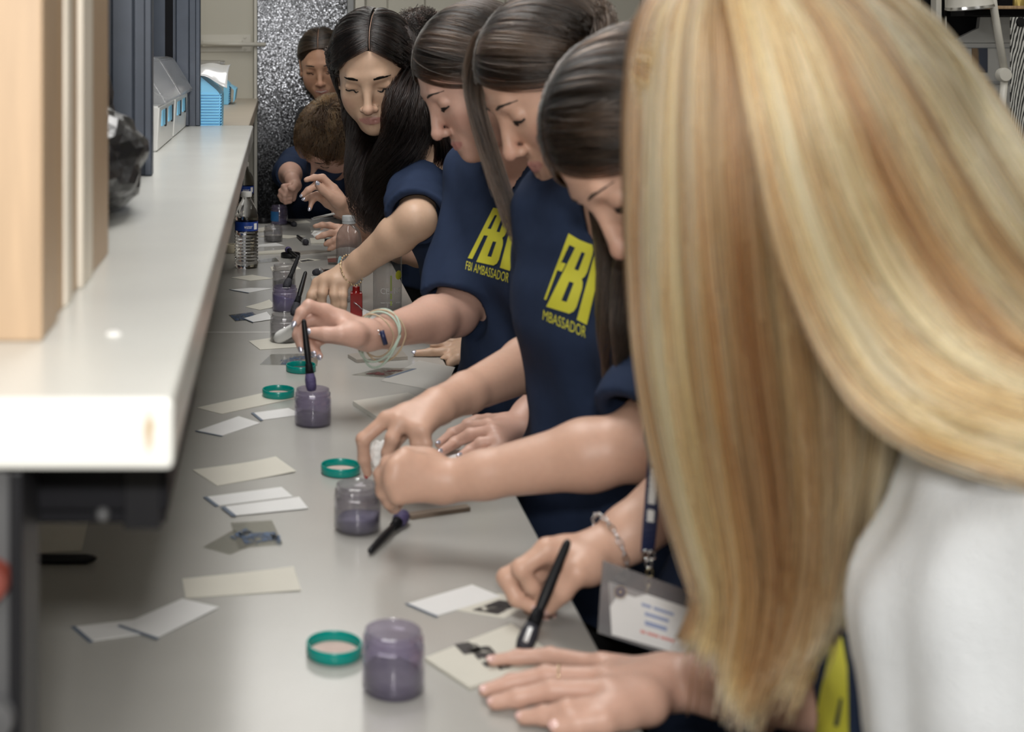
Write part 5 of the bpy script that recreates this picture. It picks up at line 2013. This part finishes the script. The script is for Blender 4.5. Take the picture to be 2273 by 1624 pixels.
nails(hL, M_NAILG, p.root, (1,), (0, -.5, .85), .004)
hc_ = p.hair_cap(MC_BLACK, cut=[((0, .117, -.022), (.078, .083, .107))], low=-.085)
face_strip('parting', H, p.capbvh, [(-.012, .075, .075), (-.012, .05, .105), (-.012, .0, .118), (-.012, -.03, .115)], [.0006, .0007, .0007, .0006, .0004], mat('scalp', (.36, .22, .16), .5), hc_, .0004, .0006)
fr = {1: ((.99, .16, -.42), (.55, -.80, -.35)), -1: ((-.97, .20, -.34), (-.55, -.80, -.35))}
tails = {1: [(784, 238, 3.00, .012), (806, 305, 2.99, .022), (812, 380, 2.96, .032), (824, 450, 2.94, .036), (846, 500, 2.93, .026)],
         -1: [(898, 220, 2.84, .030), (902, 300, 2.86, .040), (876, 370, 2.89, .042), (856, 435, 2.92, .038), (850, 500, 2.93, .022)]}
st = cap_strands(H, 4200, -.012, .086, -.06, fr, tails, 44, .07, .017, .115, .09)
rear = sheet([[P(900, 60, 2.90), P(918, 130, 2.87), P(932, 220, 2.86), P(940, 310, 2.88), P(925, 400, 2.93), P(890, 480, 2.95)],
              [P(915, 80, 2.93), P(945, 150, 2.90), P(972, 230, 2.84), P(996, 300, 2.81), P(1000, 345, 2.83), P(975, 400, 2.95)]], 1100, 44, .003, .008, 26)
curves_obj('strands', st + rear, .00075, HM_BLACK, hc_)
beads = [P(768, 592, 2.80), P(781, 590, 2.795), P(787, 592, 2.79), P(790, 599, 2.79), P(793, 607, 2.795), P(798, 622, 2.80), P(799, 634, 2.81), P(797, 640, 2.82)]
g = empty('bead_bracelet', tuple(beads[3]), 'gold bead bracelet on the wrist reaching to the red bottle', 'bracelet')
ax_ = unit(np.array(armR[2]) - np.array(armR[1]))
cw = np.array(armR[2]) - ax_ * .012
e1 = unit(np.cross(ax_, (0, 0, 1)))
e2 = np.cross(ax_, e1)
M_GOLD = mat('pale_gold', (.75, .6, .38), .2, metal=.9)
loop = [cw + (e1 * math.cos(a) + e2 * math.sin(a)) * .0315 + ax_ * .006 * math.sin(a) for a in np.linspace(0, 2 * math.pi, 25)[:-1]]
tube('chain', loop, .0007, M_GOLD, g, 6, True)
for i in range(0, 24):
    lathe('bead', [(0, -.0022), (.0016, -.0016), (.0022, 0), (.0016, .0016), (0, .0022)], M_GOLD, g, 10, loop[i], True)

# ---- second FBI shirt: the girl dipping the brush into the purple jar
H = Head(P(957, 233, 2.33), (-.80, -.14, -.56), (-.55, -.02, .83), 1.0)
T = ((.372, 2.54, 1.262), (.53, 2.27, 1.255), (.455, 2.49, .88), (.585, 2.25, .88))
armR = (T[0], (.306, 2.39, 1.045), P(822, 745, 2.21))
armL = (T[1], (.50, 2.20, 1.02), P(1138, 962, 2.06))
d0 = 2.195
hR = hand_px((822, 745, 2.21), [[(722, 690, .01), (685, 679, .0), (669, 694, -.005), (658, 714, -.01)], [(714, 704, .02), (668, 716, .015), (662, 744, .005), (668, 768, -.002)],
                                [(716, 724, .025), (680, 744, .03), (685, 764, .012), (697, 781, .0)], [(722, 744, .02), (697, 764, .022), (700, 780, .010), (709, 790, .0)]],
             [(786, 742, -.022), (757, 742, -.034), (722, 741, -.030), (692, 738, -.022)], d0, 1.12, None, .029)
hL = hand_px((1138, 962, 2.06), [[(1086, 944, .030), (1040, 946, .024), (1003, 962, .012), (974, 985, .009)], [(1094, 957, .034), (1045, 964, .026), (1010, 982, .012), (979, 1003, .008)],
                                 [(1104, 978, .026), (1068, 984, .022), (1044, 999, .011), (1022, 1012, .008)], [(1114, 994, .02), (1090, 1004, .016), (1072, 1013, .009), (1056, 1019, .007)]],
             [(1120, 945, .02), (1085, 935, .016), (1060, 935, .012), (1035, 940, .010)], 2.0, 1.0, .0)
p = Person('girl in navy FBI shirt dipping a brush, with cord bracelets on her wrist', H, T, [armR, armL], [hR, hL], PINK, h=.0032)
fS = torso_frame(*T)
p.shirt(M_NAVY, .78, (.92, .75), h=.0052, sr=.065, seed=11, loose=.02, waves=[((.5, .3, .8), .17, .0030, 1.0), ((1, -.5, .5), .095, .0024, 2.0), ((.2, -.5, 1), .060, .0009, 4.0)])
SA = p
p.face(lash_w=.0022, brow_w=.9)
nails(hR, M_NAILG, p.root, (0, 1, 2, 3), (-.5, -.75, .1), .005)
nails(hR, M_NAILG, p.root, (4,), (-.2, -.9, .3), .003)
nails(hL, M_NAILG, p.root, (0, 1, 2, 3), (-.2, -.6, .75), .003)
hc_ = p.hair_cap(MC_BROWN, low=-.085)
fr = {1: ((.80, -.30, -.50), (.4, -.9, -.2)), -1: ((-.93, -.10, -.46), (-.45, -.88, -.25))}
tails = {1: [(1100, 250, 2.52, .03), (1130, 350, 2.52, .035), (1140, 450, 2.50, .03)],
         -1: [(1075, 235, 2.40, .026), (1090, 310, 2.43, .026), (1100, 390, 2.46, .018)]}
st = cap_strands(H, 3800, .004, .096, -.06, fr, tails, 30, .05, .003, .11, .08)
curves_obj('strands', st, .00075, HM_BROWN, hc_)
tr_ = [p.cloth['shirt']]
letter('F', quad_fn((1039, 573), (1061, 577), (1122, 465), (1096, 461), -3), tr_, M_YELLOW, p.root)
letter('B', quad_fn((1058, 581), (1105, 591), (1137, 470), (1110, 466)), tr_, M_YELLOW, p.root)
letter('I', quad_fn((1111, 594), (1133, 601), (1160, 477), (1143, 471)), tr_, M_YELLOW, p.root)
word('FBI AMBASSADOR', quad_fn((1033, 598), (1129, 627), (1132, 606), (1036, 579)), tr_, M_YELLOW, p.root)
# cord bracelets
ax_ = unit(np.array(armR[2]) - np.array(armR[1]))
e1 = unit(np.cross(ax_, (0, 0, 1)))
e2 = np.cross(ax_, e1)
M_MINT = mat('mint_cord', (.42, .52, .44), .5)
M_SAND = mat('sand_cord', (.52, .40, .27), .5)
g = empty('cord_bracelet', tuple(armR[2]), 'mint and sand cord bracelets with a navy bead bar on the brush wrist', 'bracelet')
for i, (dd, rr, drop, m_, th) in enumerate(((-.030, .036, .018, M_MINT, .0019), (-.022, .034, .010, M_MINT, .0017), (-.036, .0365, .012, M_SAND, .0015), (-.016, .0335, .004, M_SAND, .0012))):
    cw = np.array(armR[2]) + ax_ * dd
    loop = []
    for a in np.linspace(0, 2 * math.pi, 33)[:-1]:
        q = cw + (e1 * math.cos(a) + e2 * math.sin(a)) * rr + ax_ * .010 * math.sin(a + i)
        q = q + np.array([0, 0, -1]) * drop * max(0, -((q - cw) / rr)[2]) ** 1.5 + np.array([-.008, 0, 0]) * max(0, -((q - cw) / rr)[2])
        loop.append(q)
    tube('cord', loop, th, m_, g, 8, True)
q0 = P(847, 734, 2.165)
q1 = P(856, 764, 2.165)
tube('bead_bar', [q0, q1], .0040, mat('navy_bead', (.012, .02, .07), .3), g, 12)
for a_ in ((840, 733), (842, 741)):
    lathe('silver_bead', [(0, -.0018), (.0018, 0), (0, .0018)], M_CHROME, g, 10, P(a_[0], a_[1], 2.16), True)
# ---- first FBI shirt: the girl with two hands by the jar
H = Head(P(1112, 262, 1.895), (-.77, -.14, -.60), (-.60, -.02, .80), 1.0)
T = ((.40, 1.93, 1.275), (.565, 1.66, 1.265), (.480, 1.97, .88), (.605, 1.765, .88))
armR = (T[0], P(1238, 778, 2.06), P(978, 898, 1.83))
armL = (T[1], P(1432, 985, 1.545), P(988, 1070, 1.605))
d0 = 1.80
hR = hand_px((978, 898, 1.83), [[(858, 930, .0), (806, 975, -.005), (808, 1018, .0), (816, 1049, .005)], [(886, 934, -.01), (871, 972, -.02), (861, 1004, -.015), (856, 1030, -.008)],
                                 [(918, 950, -.02), (926, 984, -.025), (928, 1008, -.02), (930, 1028, -.012)], [(940, 955, -.025), (946, 985, -.03), (944, 1004, -.025), (942, 1018, -.02)]],
             [(930, 918, .03), (888, 960, .045), (862, 1000, .04), (838, 1030, .03)], d0, 1.0, None, .027)
d0 = 1.60
hL = hand_px((988, 1070, 1.605), [[(900, 1016, .0), (862, 1030, .012), (850, 1056, .03), (868, 1068, .038)], [(878, 1036, -.010), (850, 1060, .004), (850, 1084, .026), (868, 1086, .036)],
                                  [(872, 1066, -.014), (852, 1090, .002), (860, 1106, .024), (876, 1102, .034)], [(884, 1098, -.012), (866, 1114, .004), (874, 1124, .022), (888, 1116, .03)]],
             [(950, 1030, .022), (905, 1014, .036), (866, 1032, .048), (842, 1052, .052)], d0, 1.05, None, .0275)
p = Person('girl with long brown hair, nearer navy FBI shirt, both hands beside a jar', H, T, [armR, armL], [hR, hL], LIGHT, h=.0032)
p.shirt(M_NAVY, .74, (.70, .93), h=.0050, sr=.072, seed=13, amp=.0026, loose=.026, waves=[((.3, .5, .25), .12, .003, 1.0), ((1, -.6, .2), .09, .0022, 2.0), ((.3, .3, 1), .06, .0008, 4.0)])
p.face(lash_w=.0022, brow_w=.9)
nails(hR, M_NAILR, p.root, (0,), (-.8, -.5, .1), .001)
hc_ = p.hair_cap(MC_MID, low=-.085)
fr = {1: ((.90, .30, -.05), (.5, -.8, -.3)), -1: ((-.94, -.16, -.34), (-.45, -.88, -.25))}
tails = {5: [(1050, 225, 1.985, .018), (1064, 285, 1.97, .012), (1086, 370, 1.95, .011), (1110, 460, 1.945, .012), (1150, 545, 1.94, .010)],
         -1: [(1330, 250, 1.74, .035), (1370, 400, 1.73, .040), (1385, 560, 1.72, .034), (1375, 700, 1.71, .028), (1365, 840, 1.71, .014)]}
st = cap_strands(H, 3600, .006, .096, -.06, fr, tails, 32, .05, .003, .12, .08)
lock = sheet([[H.w((.02, .015, .106)), P(1056, 75, 1.95), P(1034, 135, 1.97), P(1031, 195, 1.98), P(1044, 262, 1.975), P(1072, 350, 1.96), P(1106, 450, 1.95), P(1138, 530, 1.945)],
              [H.w((.01, .032, .104)), P(1076, 92, 1.935), P(1054, 148, 1.955), P(1050, 205, 1.963), P(1067, 275, 1.96), P(1096, 370, 1.955), P(1122, 455, 1.95), P(1146, 545, 1.945)],
              [H.w((.005, .050, .098)), P(1094, 112, 1.915), P(1072, 165, 1.935), P(1067, 218, 1.948), P(1082, 290, 1.95), P(1112, 390, 1.95), P(1134, 470, 1.945), P(1152, 560, 1.94)]], 700, 30, .0015, .004, 22, .62)
curves_obj('strands', st + [np.array(smooth_path(x, 32)) for x in lock], .00075, HM_MID, hc_)
tr_ = [p.cloth['shirt']]
letter('F', quad_fn((1209, 664), (1220, 667), (1288, 533), (1263, 518), -7), tr_, M_YELLOW, p.root)
letter('B', quad_fn((1214, 680), (1275, 699), (1322, 546), (1286, 532)), tr_, M_YELLOW, p.root)
letter('I', quad_fn((1281, 709), (1304, 721), (1342, 560), (1324, 554)), tr_, M_YELLOW, p.root)
word('MBASSADOR', quad_fn((1206, 709), (1301, 750), (1303, 725), (1208, 687)), tr_, M_YELLOW, p.root)
# crumpled paper pinched between her hands
o = crumpled('paper_scrap', P(846, 1012, 1.81), (.013, .010, .019), M_PAPER, 21, .35)
tag(o, 'white paper scrap pinched between the two hands at the jar', 'paper')
o = slab('wiping_pad', [(838, 1040), (868, 1036), (872, 1062), (842, 1066)], .004, mat('brown_pad', (.22, .17, .13), .8), .062)
bpy.data.objects.remove(o)

# ---- the girl with the badge, bent right down
H = Head(P(1322, 462, 1.47), (-.60, -.22, -.77), (-.75, .02, .66), 1.0)
T = ((.525, 1.45, 1.27), (.635, 1.25, 1.265), (.53, 1.47, .88), (.645, 1.33, .88))
armR = (T[0], (.470, 1.445, 1.075), P(1338, 1226, 1.412))
armL = (T[1], (.70, 1.24, 1.0), (.58, 1.30, .94))
d0 = 1.40
hR = hand_px((1338, 1226, 1.412), [[(1216, 1218, .0), (1156, 1262, -.006), (1180, 1300, -.004), (1200, 1326, .0)], [(1206, 1230, .012), (1124, 1282, .014), (1146, 1326, .006), (1180, 1346, .002)],
                                   [(1222, 1248, .026), (1150, 1316, .034), (1184, 1356, .028), (1208, 1370, .022)], [(1246, 1262, .034), (1190, 1332, .044), (1214, 1358, .036), (1228, 1368, .028)]],
             [(1306, 1256, -.016), (1280, 1270, -.030), (1248, 1312, -.028), (1218, 1346, -.018)], d0, 1.04, None, .0265)
p = Person('person brushing a card, wearing a badge lanyard and a chain bracelet', H, T, [armR, armL], [hR, hand_auto(armL[2], (-.8, .3, -.3), (.2, .1, .9), -1)], LIGHT, h=.0034)
p.shirt(M_NAVY, .76, (.55, .75), h=.0055, sr=.066, seed=17, loose=.018)
p.face(lash_w=.0022, brow_w=.7)
nails(hR, M_NAILN, p.root, (0, 1, 4), (-.1, -.85, .4))
nails(hR, M_NAILN, p.root, (2, 3), (.1, -.9, .3))
hc_ = p.hair_cap(MC_BLACK, low=-.085)
fr = {1: ((.85, .10, -.50), (.5, -.8, -.3)), -1: ((-.92, .02, -.42), (-.45, -.88, -.25))}
tails = {1: [(1420, 430, 1.62, .02), (1410, 560, 1.60, .022), (1400, 700, 1.58, .022), (1392, 820, 1.57, .012)],
         -1: [(1500, 430, 1.40, .03), (1540, 560, 1.38, .035), (1560, 700, 1.37, .03)]}
st = cap_strands(H, 3400, .0, .096, -.06, fr, tails, 30, .06, .003, .12, .09)
curves_obj('strands', st, .0008, HM_BROWN, hc_)
ax_ = unit(np.array(armR[2]) - np.array(armR[1]))
e1 = unit(np.cross(ax_, (0, 0, 1)))
e2 = np.cross(ax_, e1)
g = empty('chain_bracelet', tuple(armR[2]), 'silver chain bracelet on the wrist of the brush-holding hand', 'bracelet')
cw = np.array(armR[2]) - ax_ * .010
for i in range(26):
    a = 2 * math.pi * i / 26
    rr = .0325
    q = cw + (e1 * math.cos(a) + e2 * math.sin(a)) * rr + ax_ * .008 * math.sin(a)
    t_ = -e1 * math.sin(a) + e2 * math.cos(a)
    n_ = unit(q - cw)
    s_ = ax_ if i % 2 else n_
    tube('chain_link', [q + t_ * .0050 * math.cos(b) + s_ * .0022 * math.sin(b) for b in np.linspace(0, 2 * math.pi, 11)[:-1]], .0008, M_CHROME, g, 6, True)

# lanyard and badge
M_STRAP = mat('navy_lanyard', (.010, .016, .06), .6)
g = empty('badge_lanyard', tuple(P(1440, 1250, 1.36)), 'clear badge holder with a white name card on a navy lanyard with white print', 'badge')
ctr = smooth_path([P(1640, 600, 1.40), P(1540, 770, 1.39), P(1448, 930, 1.395), P(1452, 1020, 1.375), P(1446, 1120, 1.37), P(1437, 1225, 1.365)], 40)


def ribbon(name, c, wd, tw, m, parent, off=0.0, th=.0009):
    bm = bmesh.new()
    prev = None
    for i, q in enumerate(c):
        t = unit(c[min(len(c) - 1, i + 1)] - c[max(0, i - 1)])
        s0 = unit(np.cross(t, (0, 1, 0)))
        n0 = np.cross(s0, t)
        a = tw(i / (len(c) - 1))
        s_ = s0 * math.cos(a) + n0 * math.sin(a)
        n_ = np.cross(s_, t)
        if n_[1] > 0:
            n_ = -n_
        w_ = wd(i / (len(c) - 1)) if callable(wd) else wd
        r = [bm.verts.new(q + n_ * off + s_ * w_ * x + n_ * th * y) for x, y in ((-1, -1), (1, -1), (1, 1), (-1, 1))]
        if prev:
            for k in range(4):
                bm.faces.new([prev[k], prev[(k + 1) % 4], r[(k + 1) % 4], r[k]])
        else:
            bm.faces.new(r)
        prev = r
    bm.faces.new(prev)
    bmesh.ops.recalc_face_normals(bm, faces=bm.faces)
    return bm_obj(name, bm, m, parent, True)


tw = lambda t: .5 * math.sin(t * 7)
st_ = ribbon('strap', ctr, .0068, tw, M_STRAP, g)
cc = ctr[17:36]
for a, b in ((16, 19), (19, 21), (22, 24), (25, 26), (26, 29), (29, 31), (32, 34)):
    ribbon('lettering', smooth_path(ctr[a:b + 1], 8), lambda t: .0038 * (0.6 + .4 * abs(math.sin(t * 9))), lambda t, a=a: tw((a + 2 * t) / 39), mat('white_print', (.75, .75, .75), .5), st_, .0012, .0003)
M_BRASS2 = mat('worn_brass', (.45, .38, .22), .3, metal=1.0)
for i, (x, y) in enumerate(((1434, 1230), (1447, 1231), (1440, 1250), (1442, 1270), (1439, 1290))):
    q = P(x, y, 1.36)
    tube('chain_link', [q + np.array([.0030 * math.cos(b), 0.001 * math.sin(b * 2), .0045 * math.sin(b)]) for b in np.linspace(0, 2 * math.pi, 11)[:-1]], .0009, M_CHROME if i < 3 else M_BRASS2, g, 6, True)
tube('clip', [P(1440, 1295, 1.355), P(1437, 1318, 1.352), P(1432, 1345, 1.35)], [(.0035, .002), (.005, .0025), (.004, .0015)], M_BRASS2, g, 10)


def plate(name, quad, d, th, m, parent):
    bm = bmesh.new()
    lo = [bm.verts.new(P(x, y, d_)) for (x, y), d_ in zip(quad, d)]
    a, b, c = [np.array(v.co) for v in lo[:3]]
    n = unit(np.cross(b - a, c - a))
    if n[1] < 0:
        n = -n
    hi = [bm.verts.new(np.array(v.co) + n * th) for v in lo]
    bm.faces.new(lo)
    bm.faces.new(hi[::-1])
    for i in range(4):
        bm.faces.new([lo[i], hi[i], hi[(i + 1) % 4], lo[(i + 1) % 4]])
    bmesh.ops.recalc_face_normals(bm, faces=bm.faces)
    return bm_obj(name, bm, m, parent, True)


dd = (1.350, 1.342, 1.336, 1.345)
dq = lambda o_: [x + o_ for x in dd]
plate('holder', [(1338, 1243), (1560, 1322), (1535, 1470), (1327, 1404)], dd, .0012, clear_mat('badge_vinyl', (.75, .74, .74), (.40, .39, .40), .32, .08), g)
cardq = [(1351, 1290), (1533, 1351), (1526, 1456), (1358, 1408)]
M_BADGE = mat('badge_card', (.72, .71, .70), .5)
nc = plate('name_card', cardq, dq(-.0016), .0008, M_BADGE, g)


def on_card(u0, v0, u1, v1, m):
    q = sub(cardq, u0, v0, u1, v1)
    bl = lambda u, v: (dd[0] * (1 - u) + dd[1] * u) * (1 - v) + (dd[3] * (1 - u) + dd[2] * u) * v - .0024
    plate('print', q, (bl(u0, v0), bl(u1, v0), bl(u1, v1), bl(u0, v1)), .0002, m, nc)


M_BP = mat('faded_blue_print', (.28, .33, .50), .6)
M_RP = mat('faded_red_print', (.66, .30, .27), .6)
for u0, v0, u1, v1 in ((.40, .20, .52, .26), (.55, .20, .80, .26), (.44, .36, .74, .43), (.44, .53, .72, .62)):
    on_card(u0, v0, u1, v1, M_BP)
for u0, u1 in ((.38, .45), (.47, .62), (.64, .82)):
    on_card(u0, .74, u1, .80, M_RP)
cq = P(1377, 1313, 1.3415)
lathe('seal', [(0, .0004), (.0058, .0003), (.0061, 0), (0, 0)], mat('seal_navy', (.05, .055, .12), .5), nc, 28, cq, True, (-.05, -1, .1))
lathe('seal_ring', [(.0046, .0007), (.0058, .0007), (.0058, .0004), (.0046, .0004), (.0046, .0007)], mat('seal_gold', (.38, .30, .20), .5), nc, 28, cq, True, (-.05, -1, .1))
lathe('seal_center', [(0, .0009), (.0018, .0008), (.002, .0004)], mat('seal_gold', (.38, .30, .20), .5), nc, 16, cq, True, (-.05, -1, .1))

# ---- the blonde in the white cardigan, nearest
H = Head(P(1560, 440, 1.00), (-.62, .02, -.78), (-.76, .02, .64), .97)
T = ((.495, 1.13, 1.245), (.520, .80, 1.225), (.55, 1.09, .88), (.575, .85, .88))
armR = (T[0], (.520, 1.105, .985), P(1492, 1512, 1.243))
armL = (T[1], (.61, .72, .99), (.62, .62, .80))
r_ = .009
hR = hand_px((1492, 1512, 1.243), [[(1362, 1562, .022), (1262, 1576, .020), (1208, 1588, .011), (1160, 1592, .007)], [(1350, 1532, .026), (1226, 1532, .021), (1150, 1549, .012), (1096, 1559, .007)],
                                   [(1342, 1504, .026), (1212, 1499, .020), (1136, 1515, .012), (1076, 1532, .008)], [(1338, 1474, .020), (1222, 1455, .014), (1150, 1458, .010), (1092, 1466, .008)]],
             [(1436, 1560, .018), (1340, 1596, .016), (1282, 1606, .012), (1238, 1614, .008)], 1.25, 1.0, .0, .027)
p = Person('person with long blonde hair hiding the face, white cardigan, hand flat on card', H, T, [armR, armL], [hR, hand_auto(armL[2], (0, -.2, -1), (1, 0, 0), -1)], (.50, .305, .235), h=.0034)
p.shirt(M_NAVY, .78, (.5, .5), h=.006, sr=.062, seed=19, loose=.01)
p.face()
nails(hR, M_NAILN, p.root, (0, 1, 2, 3, 4), (-.1, -.5, .85))
q_, t_ = hR.f[2][1] * .75 + hR.f[2][0] * .25, unit(hR.f[2][1] - hR.f[2][0])
a_, b_ = unit(np.cross(t_, (0, 0, 1))), None
b_ = np.cross(t_, a_)
tube('ring', [q_ + (a_ * math.cos(z_) + b_ * math.sin(z_)) * .0096 for z_ in np.linspace(0, 2 * math.pi, 21)[:-1]], .0009, MATS['pale_gold'], p.root, 6, True)
# cardigan, open at the front over the shirt
n0 = unit(p.fwd)
lo = np.minimum.reduce([np.array(x) for x in T] + [np.array(armL[2])]) - .2
hi = np.maximum.reduce([np.array(x) for x in T] + [np.array(armL[2])]) + .2
F = Field(lo, hi, .0062)
add_torso(F, T, inf=.027, loose=.02, bust=1.0)
for sh_ in T[:2]:
    F.cone(p.nb - p.up * .05, sh_, .058, .068, .03)
for hp in (T[2], T[3]):
    F.cone(hp, np.array(hp) + np.array([0, 0, -.14]), .135, .14, .04)
a_ = [np.array(x, float) for x in armL]
F.cone(a_[0], a_[1], .070, .060, .03)
F.cone(a_[1], a_[2], .060, .046, .02, clip=(a_[2] - unit(a_[2] - a_[1]) * .02, a_[2] - a_[1]))
a_ = [np.array(x, float) for x in armR]
F.cone(a_[0], a_[0] + (a_[1] - a_[0]) * .85, .070, .062, .03, clip=(a_[0] + (a_[1] - a_[0]) * .85, a_[1] - a_[0]))
F.ripple([((.2, .5, 1), .12, .0035, 1.0), ((1, -.5, .4), .07, .002, 2.0), ((.4, 1, .1), .05, .0012, 3.0)])
F.cut((0, 0, .76), (0, 0, -1))
F.cone(p.nb - p.up * .015 + p.fwd * .015, p.nb + p.up * .2, .066, .1, .004, 's')
# front opening, a wedge from the collar down
S_, right = p.S, p.right
for t in np.linspace(0, 1.25, 12):
    c = S_ + (p.Hh - S_) * t + p.fwd * .13 + right * (.015 - .004 * t)
    F.ell(c, np.array([.030 + .022 * t, .14, .055]), np.stack([right, p.fwd, p.up], 1), .01, 's')
# the far half hangs back behind the arm
o_ = S_ + p.right * .015
rr_ = (F.ax[0] - o_[0])[:, None, None] * p.right[0] + (F.ax[1] - o_[1])[None, :, None] * p.right[1] + (F.ax[2] - o_[2])[None, None, :] * p.right[2]
ff_ = (F.ax[0] - o_[0])[:, None, None] * p.fwd[0] + (F.ax[1] - o_[1])[None, :, None] * p.fwd[1] + (F.ax[2] - o_[2])[None, None, :] * p.fwd[2]
np.maximum(F.a, np.minimum(rr_, ff_ + .03), out=F.a)
me, v = F.mesh('cardigan')
cg = link('cardigan', me, M_KNIT, p.root)
CG = BVHTree.FromPolygons([Vector(x) for x in v], [tuple(q.vertices) for q in me.polygons])
for px, py in ((1902, 1512),):
    q = cast([CG], px, py, .001)
    if q is not None:
        lathe('button', [(0, .003), (.0045, .0028), (.0055, .001), (.0055, 0), (0, 0)], M_WHITEP, cg, 20, tuple(q), True, tuple(-n0 * 0 + np.array([-.6, -.7, .2])))
tr_ = [p.cloth['shirt']]
hole = [(1867, 1546), (1874, 1548), (1864, 1612), (1854, 1610)]
outl = [(1871, 1410), (1884, 1478), (1888, 1700), (1790, 1700), (1808, 1624), (1826, 1524), (1848, 1435)]
tris = tessellate_polygon([[Vector((x, y, 0)) for x, y in outl], [Vector((x, y, 0)) for x, y in hole]])
cloth_print('lettering', outl + hole, tris, lambda u, v: (u, v), tr_, M_YELLOW, p.root, 8)
st2 = [(1899, 1300), (1908, 1304), (1884, 1392), (1874, 1386)]
cloth_print('lettering', st2, [(0, 1, 2), (0, 2, 3)], lambda u, v: (u, v), tr_, M_YELLOW, p.root, 8)

# blonde hair: an inner fall towards the bench and an outer sweep over the shoulder
cE, rE = np.array([0, -.012, .030]), np.array([.092, .112, .102])


def on_skull(px, py, grow=1.0):
    """Where the sight line at this photo pixel meets the haired skull (or passes nearest to it)."""
    o_ = np.array([0, 0, CAMZ])
    dr = P(px, py, 1.0) - o_
    A = H.R.T @ (o_ - H.c) / H.s - cE
    B = H.R.T @ dr / H.s
    a, b = A / (rE * grow), B / (rE * grow)
    qa, qb, qc = b @ b, 2 * a @ b, a @ a - 1
    D = qb * qb - 4 * qa * qc
    t = (-qb - math.sqrt(D)) / (2 * qa) if D > 0 else -qb / (2 * qa)
    return o_ + dr * t


def guide(pts):
    """(px, py) lies on the skull, (px, py, d) hangs free."""
    return [on_skull(*q) if len(q) == 2 else P(*q) for q in pts]


inner = [guide(g_) for g_ in (
    [(1560, -110, 1.00), (1440, 20, 1.00), (1408, 200, 1.0), (1406, 400, 1.0), (1412, 600, 1.0), (1430, 800, .99), (1478, 1040, .985), (1540, 1250, .98), (1565, 1340, .98), (1520, 1440, .98)],
    [(1580, -110, .97), (1500, 40, .955), (1480, 250, .95), (1480, 480, .95), (1490, 700, .95), (1515, 900, .95), (1560, 1100, .955), (1612, 1290, .96), (1595, 1450, .965)],
    [(1600, -110, .94), (1560, 40, .92), (1550, 250, .915), (1560, 480, .915), (1580, 700, .92), (1605, 900, .93), (1640, 1100, .945), (1668, 1300, .955), (1645, 1480, .96), (1632, 1590, .96)],
    [(1620, -110, .92), (1620, 40, .90), (1640, 250, .888), (1655, 480, .89), (1675, 700, .905), (1700, 900, .92), (1725, 1100, .94), (1738, 1300, .955), (1712, 1460, .96), (1668, 1575, .96)],
    [(1640, -110, .91), (1690, 40, .89), (1730, 250, .876), (1760, 480, .88), (1785, 700, .90), (1805, 900, .92), (1810, 1100, .94), (1797, 1280, .955), (1762, 1420, .96), (1722, 1500, .96)],
    [(1660, -110, .91), (1760, 40, .89), (1820, 250, .876), (1860, 480, .88), (1895, 700, .90), (1910, 880, .92), (1896, 1060, .94), (1864, 1220, .955), (1828, 1350, .96), (1795, 1430, .96)],
    [(1680, -110, .91), (1840, 60, .90), (1930, 250, .885), (1980, 480, .885), (2010, 700, .90), (2020, 860, .915), (1990, 1000, .935), (1945, 1130, .95), (1903, 1240, .95), (1876, 1330, .955)])]
outer = [guide(g_) for g_ in (
    [(1600, -110, .905), (1640, 60, .88), (1680, 250, .866), (1720, 450, .862), (1790, 660, .86), (1890, 830, .85), (2020, 930, .83), (2190, 985, .80), (2420, 1030, .78)],
    [(1640, -110, .90), (1720, 60, .875), (1780, 250, .860), (1840, 440, .858), (1930, 640, .855), (2050, 790, .84), (2190, 885, .82), (2340, 940, .80), (2480, 975, .78)],
    [(1680, -110, .90), (1800, 60, .875), (1880, 240, .862), (1950, 410, .86), (2050, 600, .855), (2170, 750, .84), (2300, 850, .82), (2430, 910, .80), (2540, 945, .78)],
    [(1720, -110, .91), (1880, 50, .89), (1980, 210, .88), (2060, 360, .875), (2160, 540, .87), (2280, 700, .86), (2400, 810, .84), (2500, 870, .83), (2600, 915, .81)],
    [(1760, -110, .94), (1950, 30, .925), (2060, 160, .92), (2140, 300, .92), (2230, 450, .91), (2340, 600, .90), (2440, 710, .88), (2530, 770, .86), (2640, 820, .84)],
    [(1800, -110, .98), (2010, 10, .97), (2120, 120, .97), (2200, 240, .965), (2280, 370, .95), (2380, 510, .93), (2470, 610, .91), (2570, 670, .89), (2680, 715, .87)])]
hc_ = p.hair_cap(MC_BLONDE, low=-.085, grow=-.002)
sheet_mesh('hair_underlayer', inner, MC_BLONDE, hc_, .016)
sheet_mesh('hair_underlayer', outer, MC_BLONDE, hc_, .016)
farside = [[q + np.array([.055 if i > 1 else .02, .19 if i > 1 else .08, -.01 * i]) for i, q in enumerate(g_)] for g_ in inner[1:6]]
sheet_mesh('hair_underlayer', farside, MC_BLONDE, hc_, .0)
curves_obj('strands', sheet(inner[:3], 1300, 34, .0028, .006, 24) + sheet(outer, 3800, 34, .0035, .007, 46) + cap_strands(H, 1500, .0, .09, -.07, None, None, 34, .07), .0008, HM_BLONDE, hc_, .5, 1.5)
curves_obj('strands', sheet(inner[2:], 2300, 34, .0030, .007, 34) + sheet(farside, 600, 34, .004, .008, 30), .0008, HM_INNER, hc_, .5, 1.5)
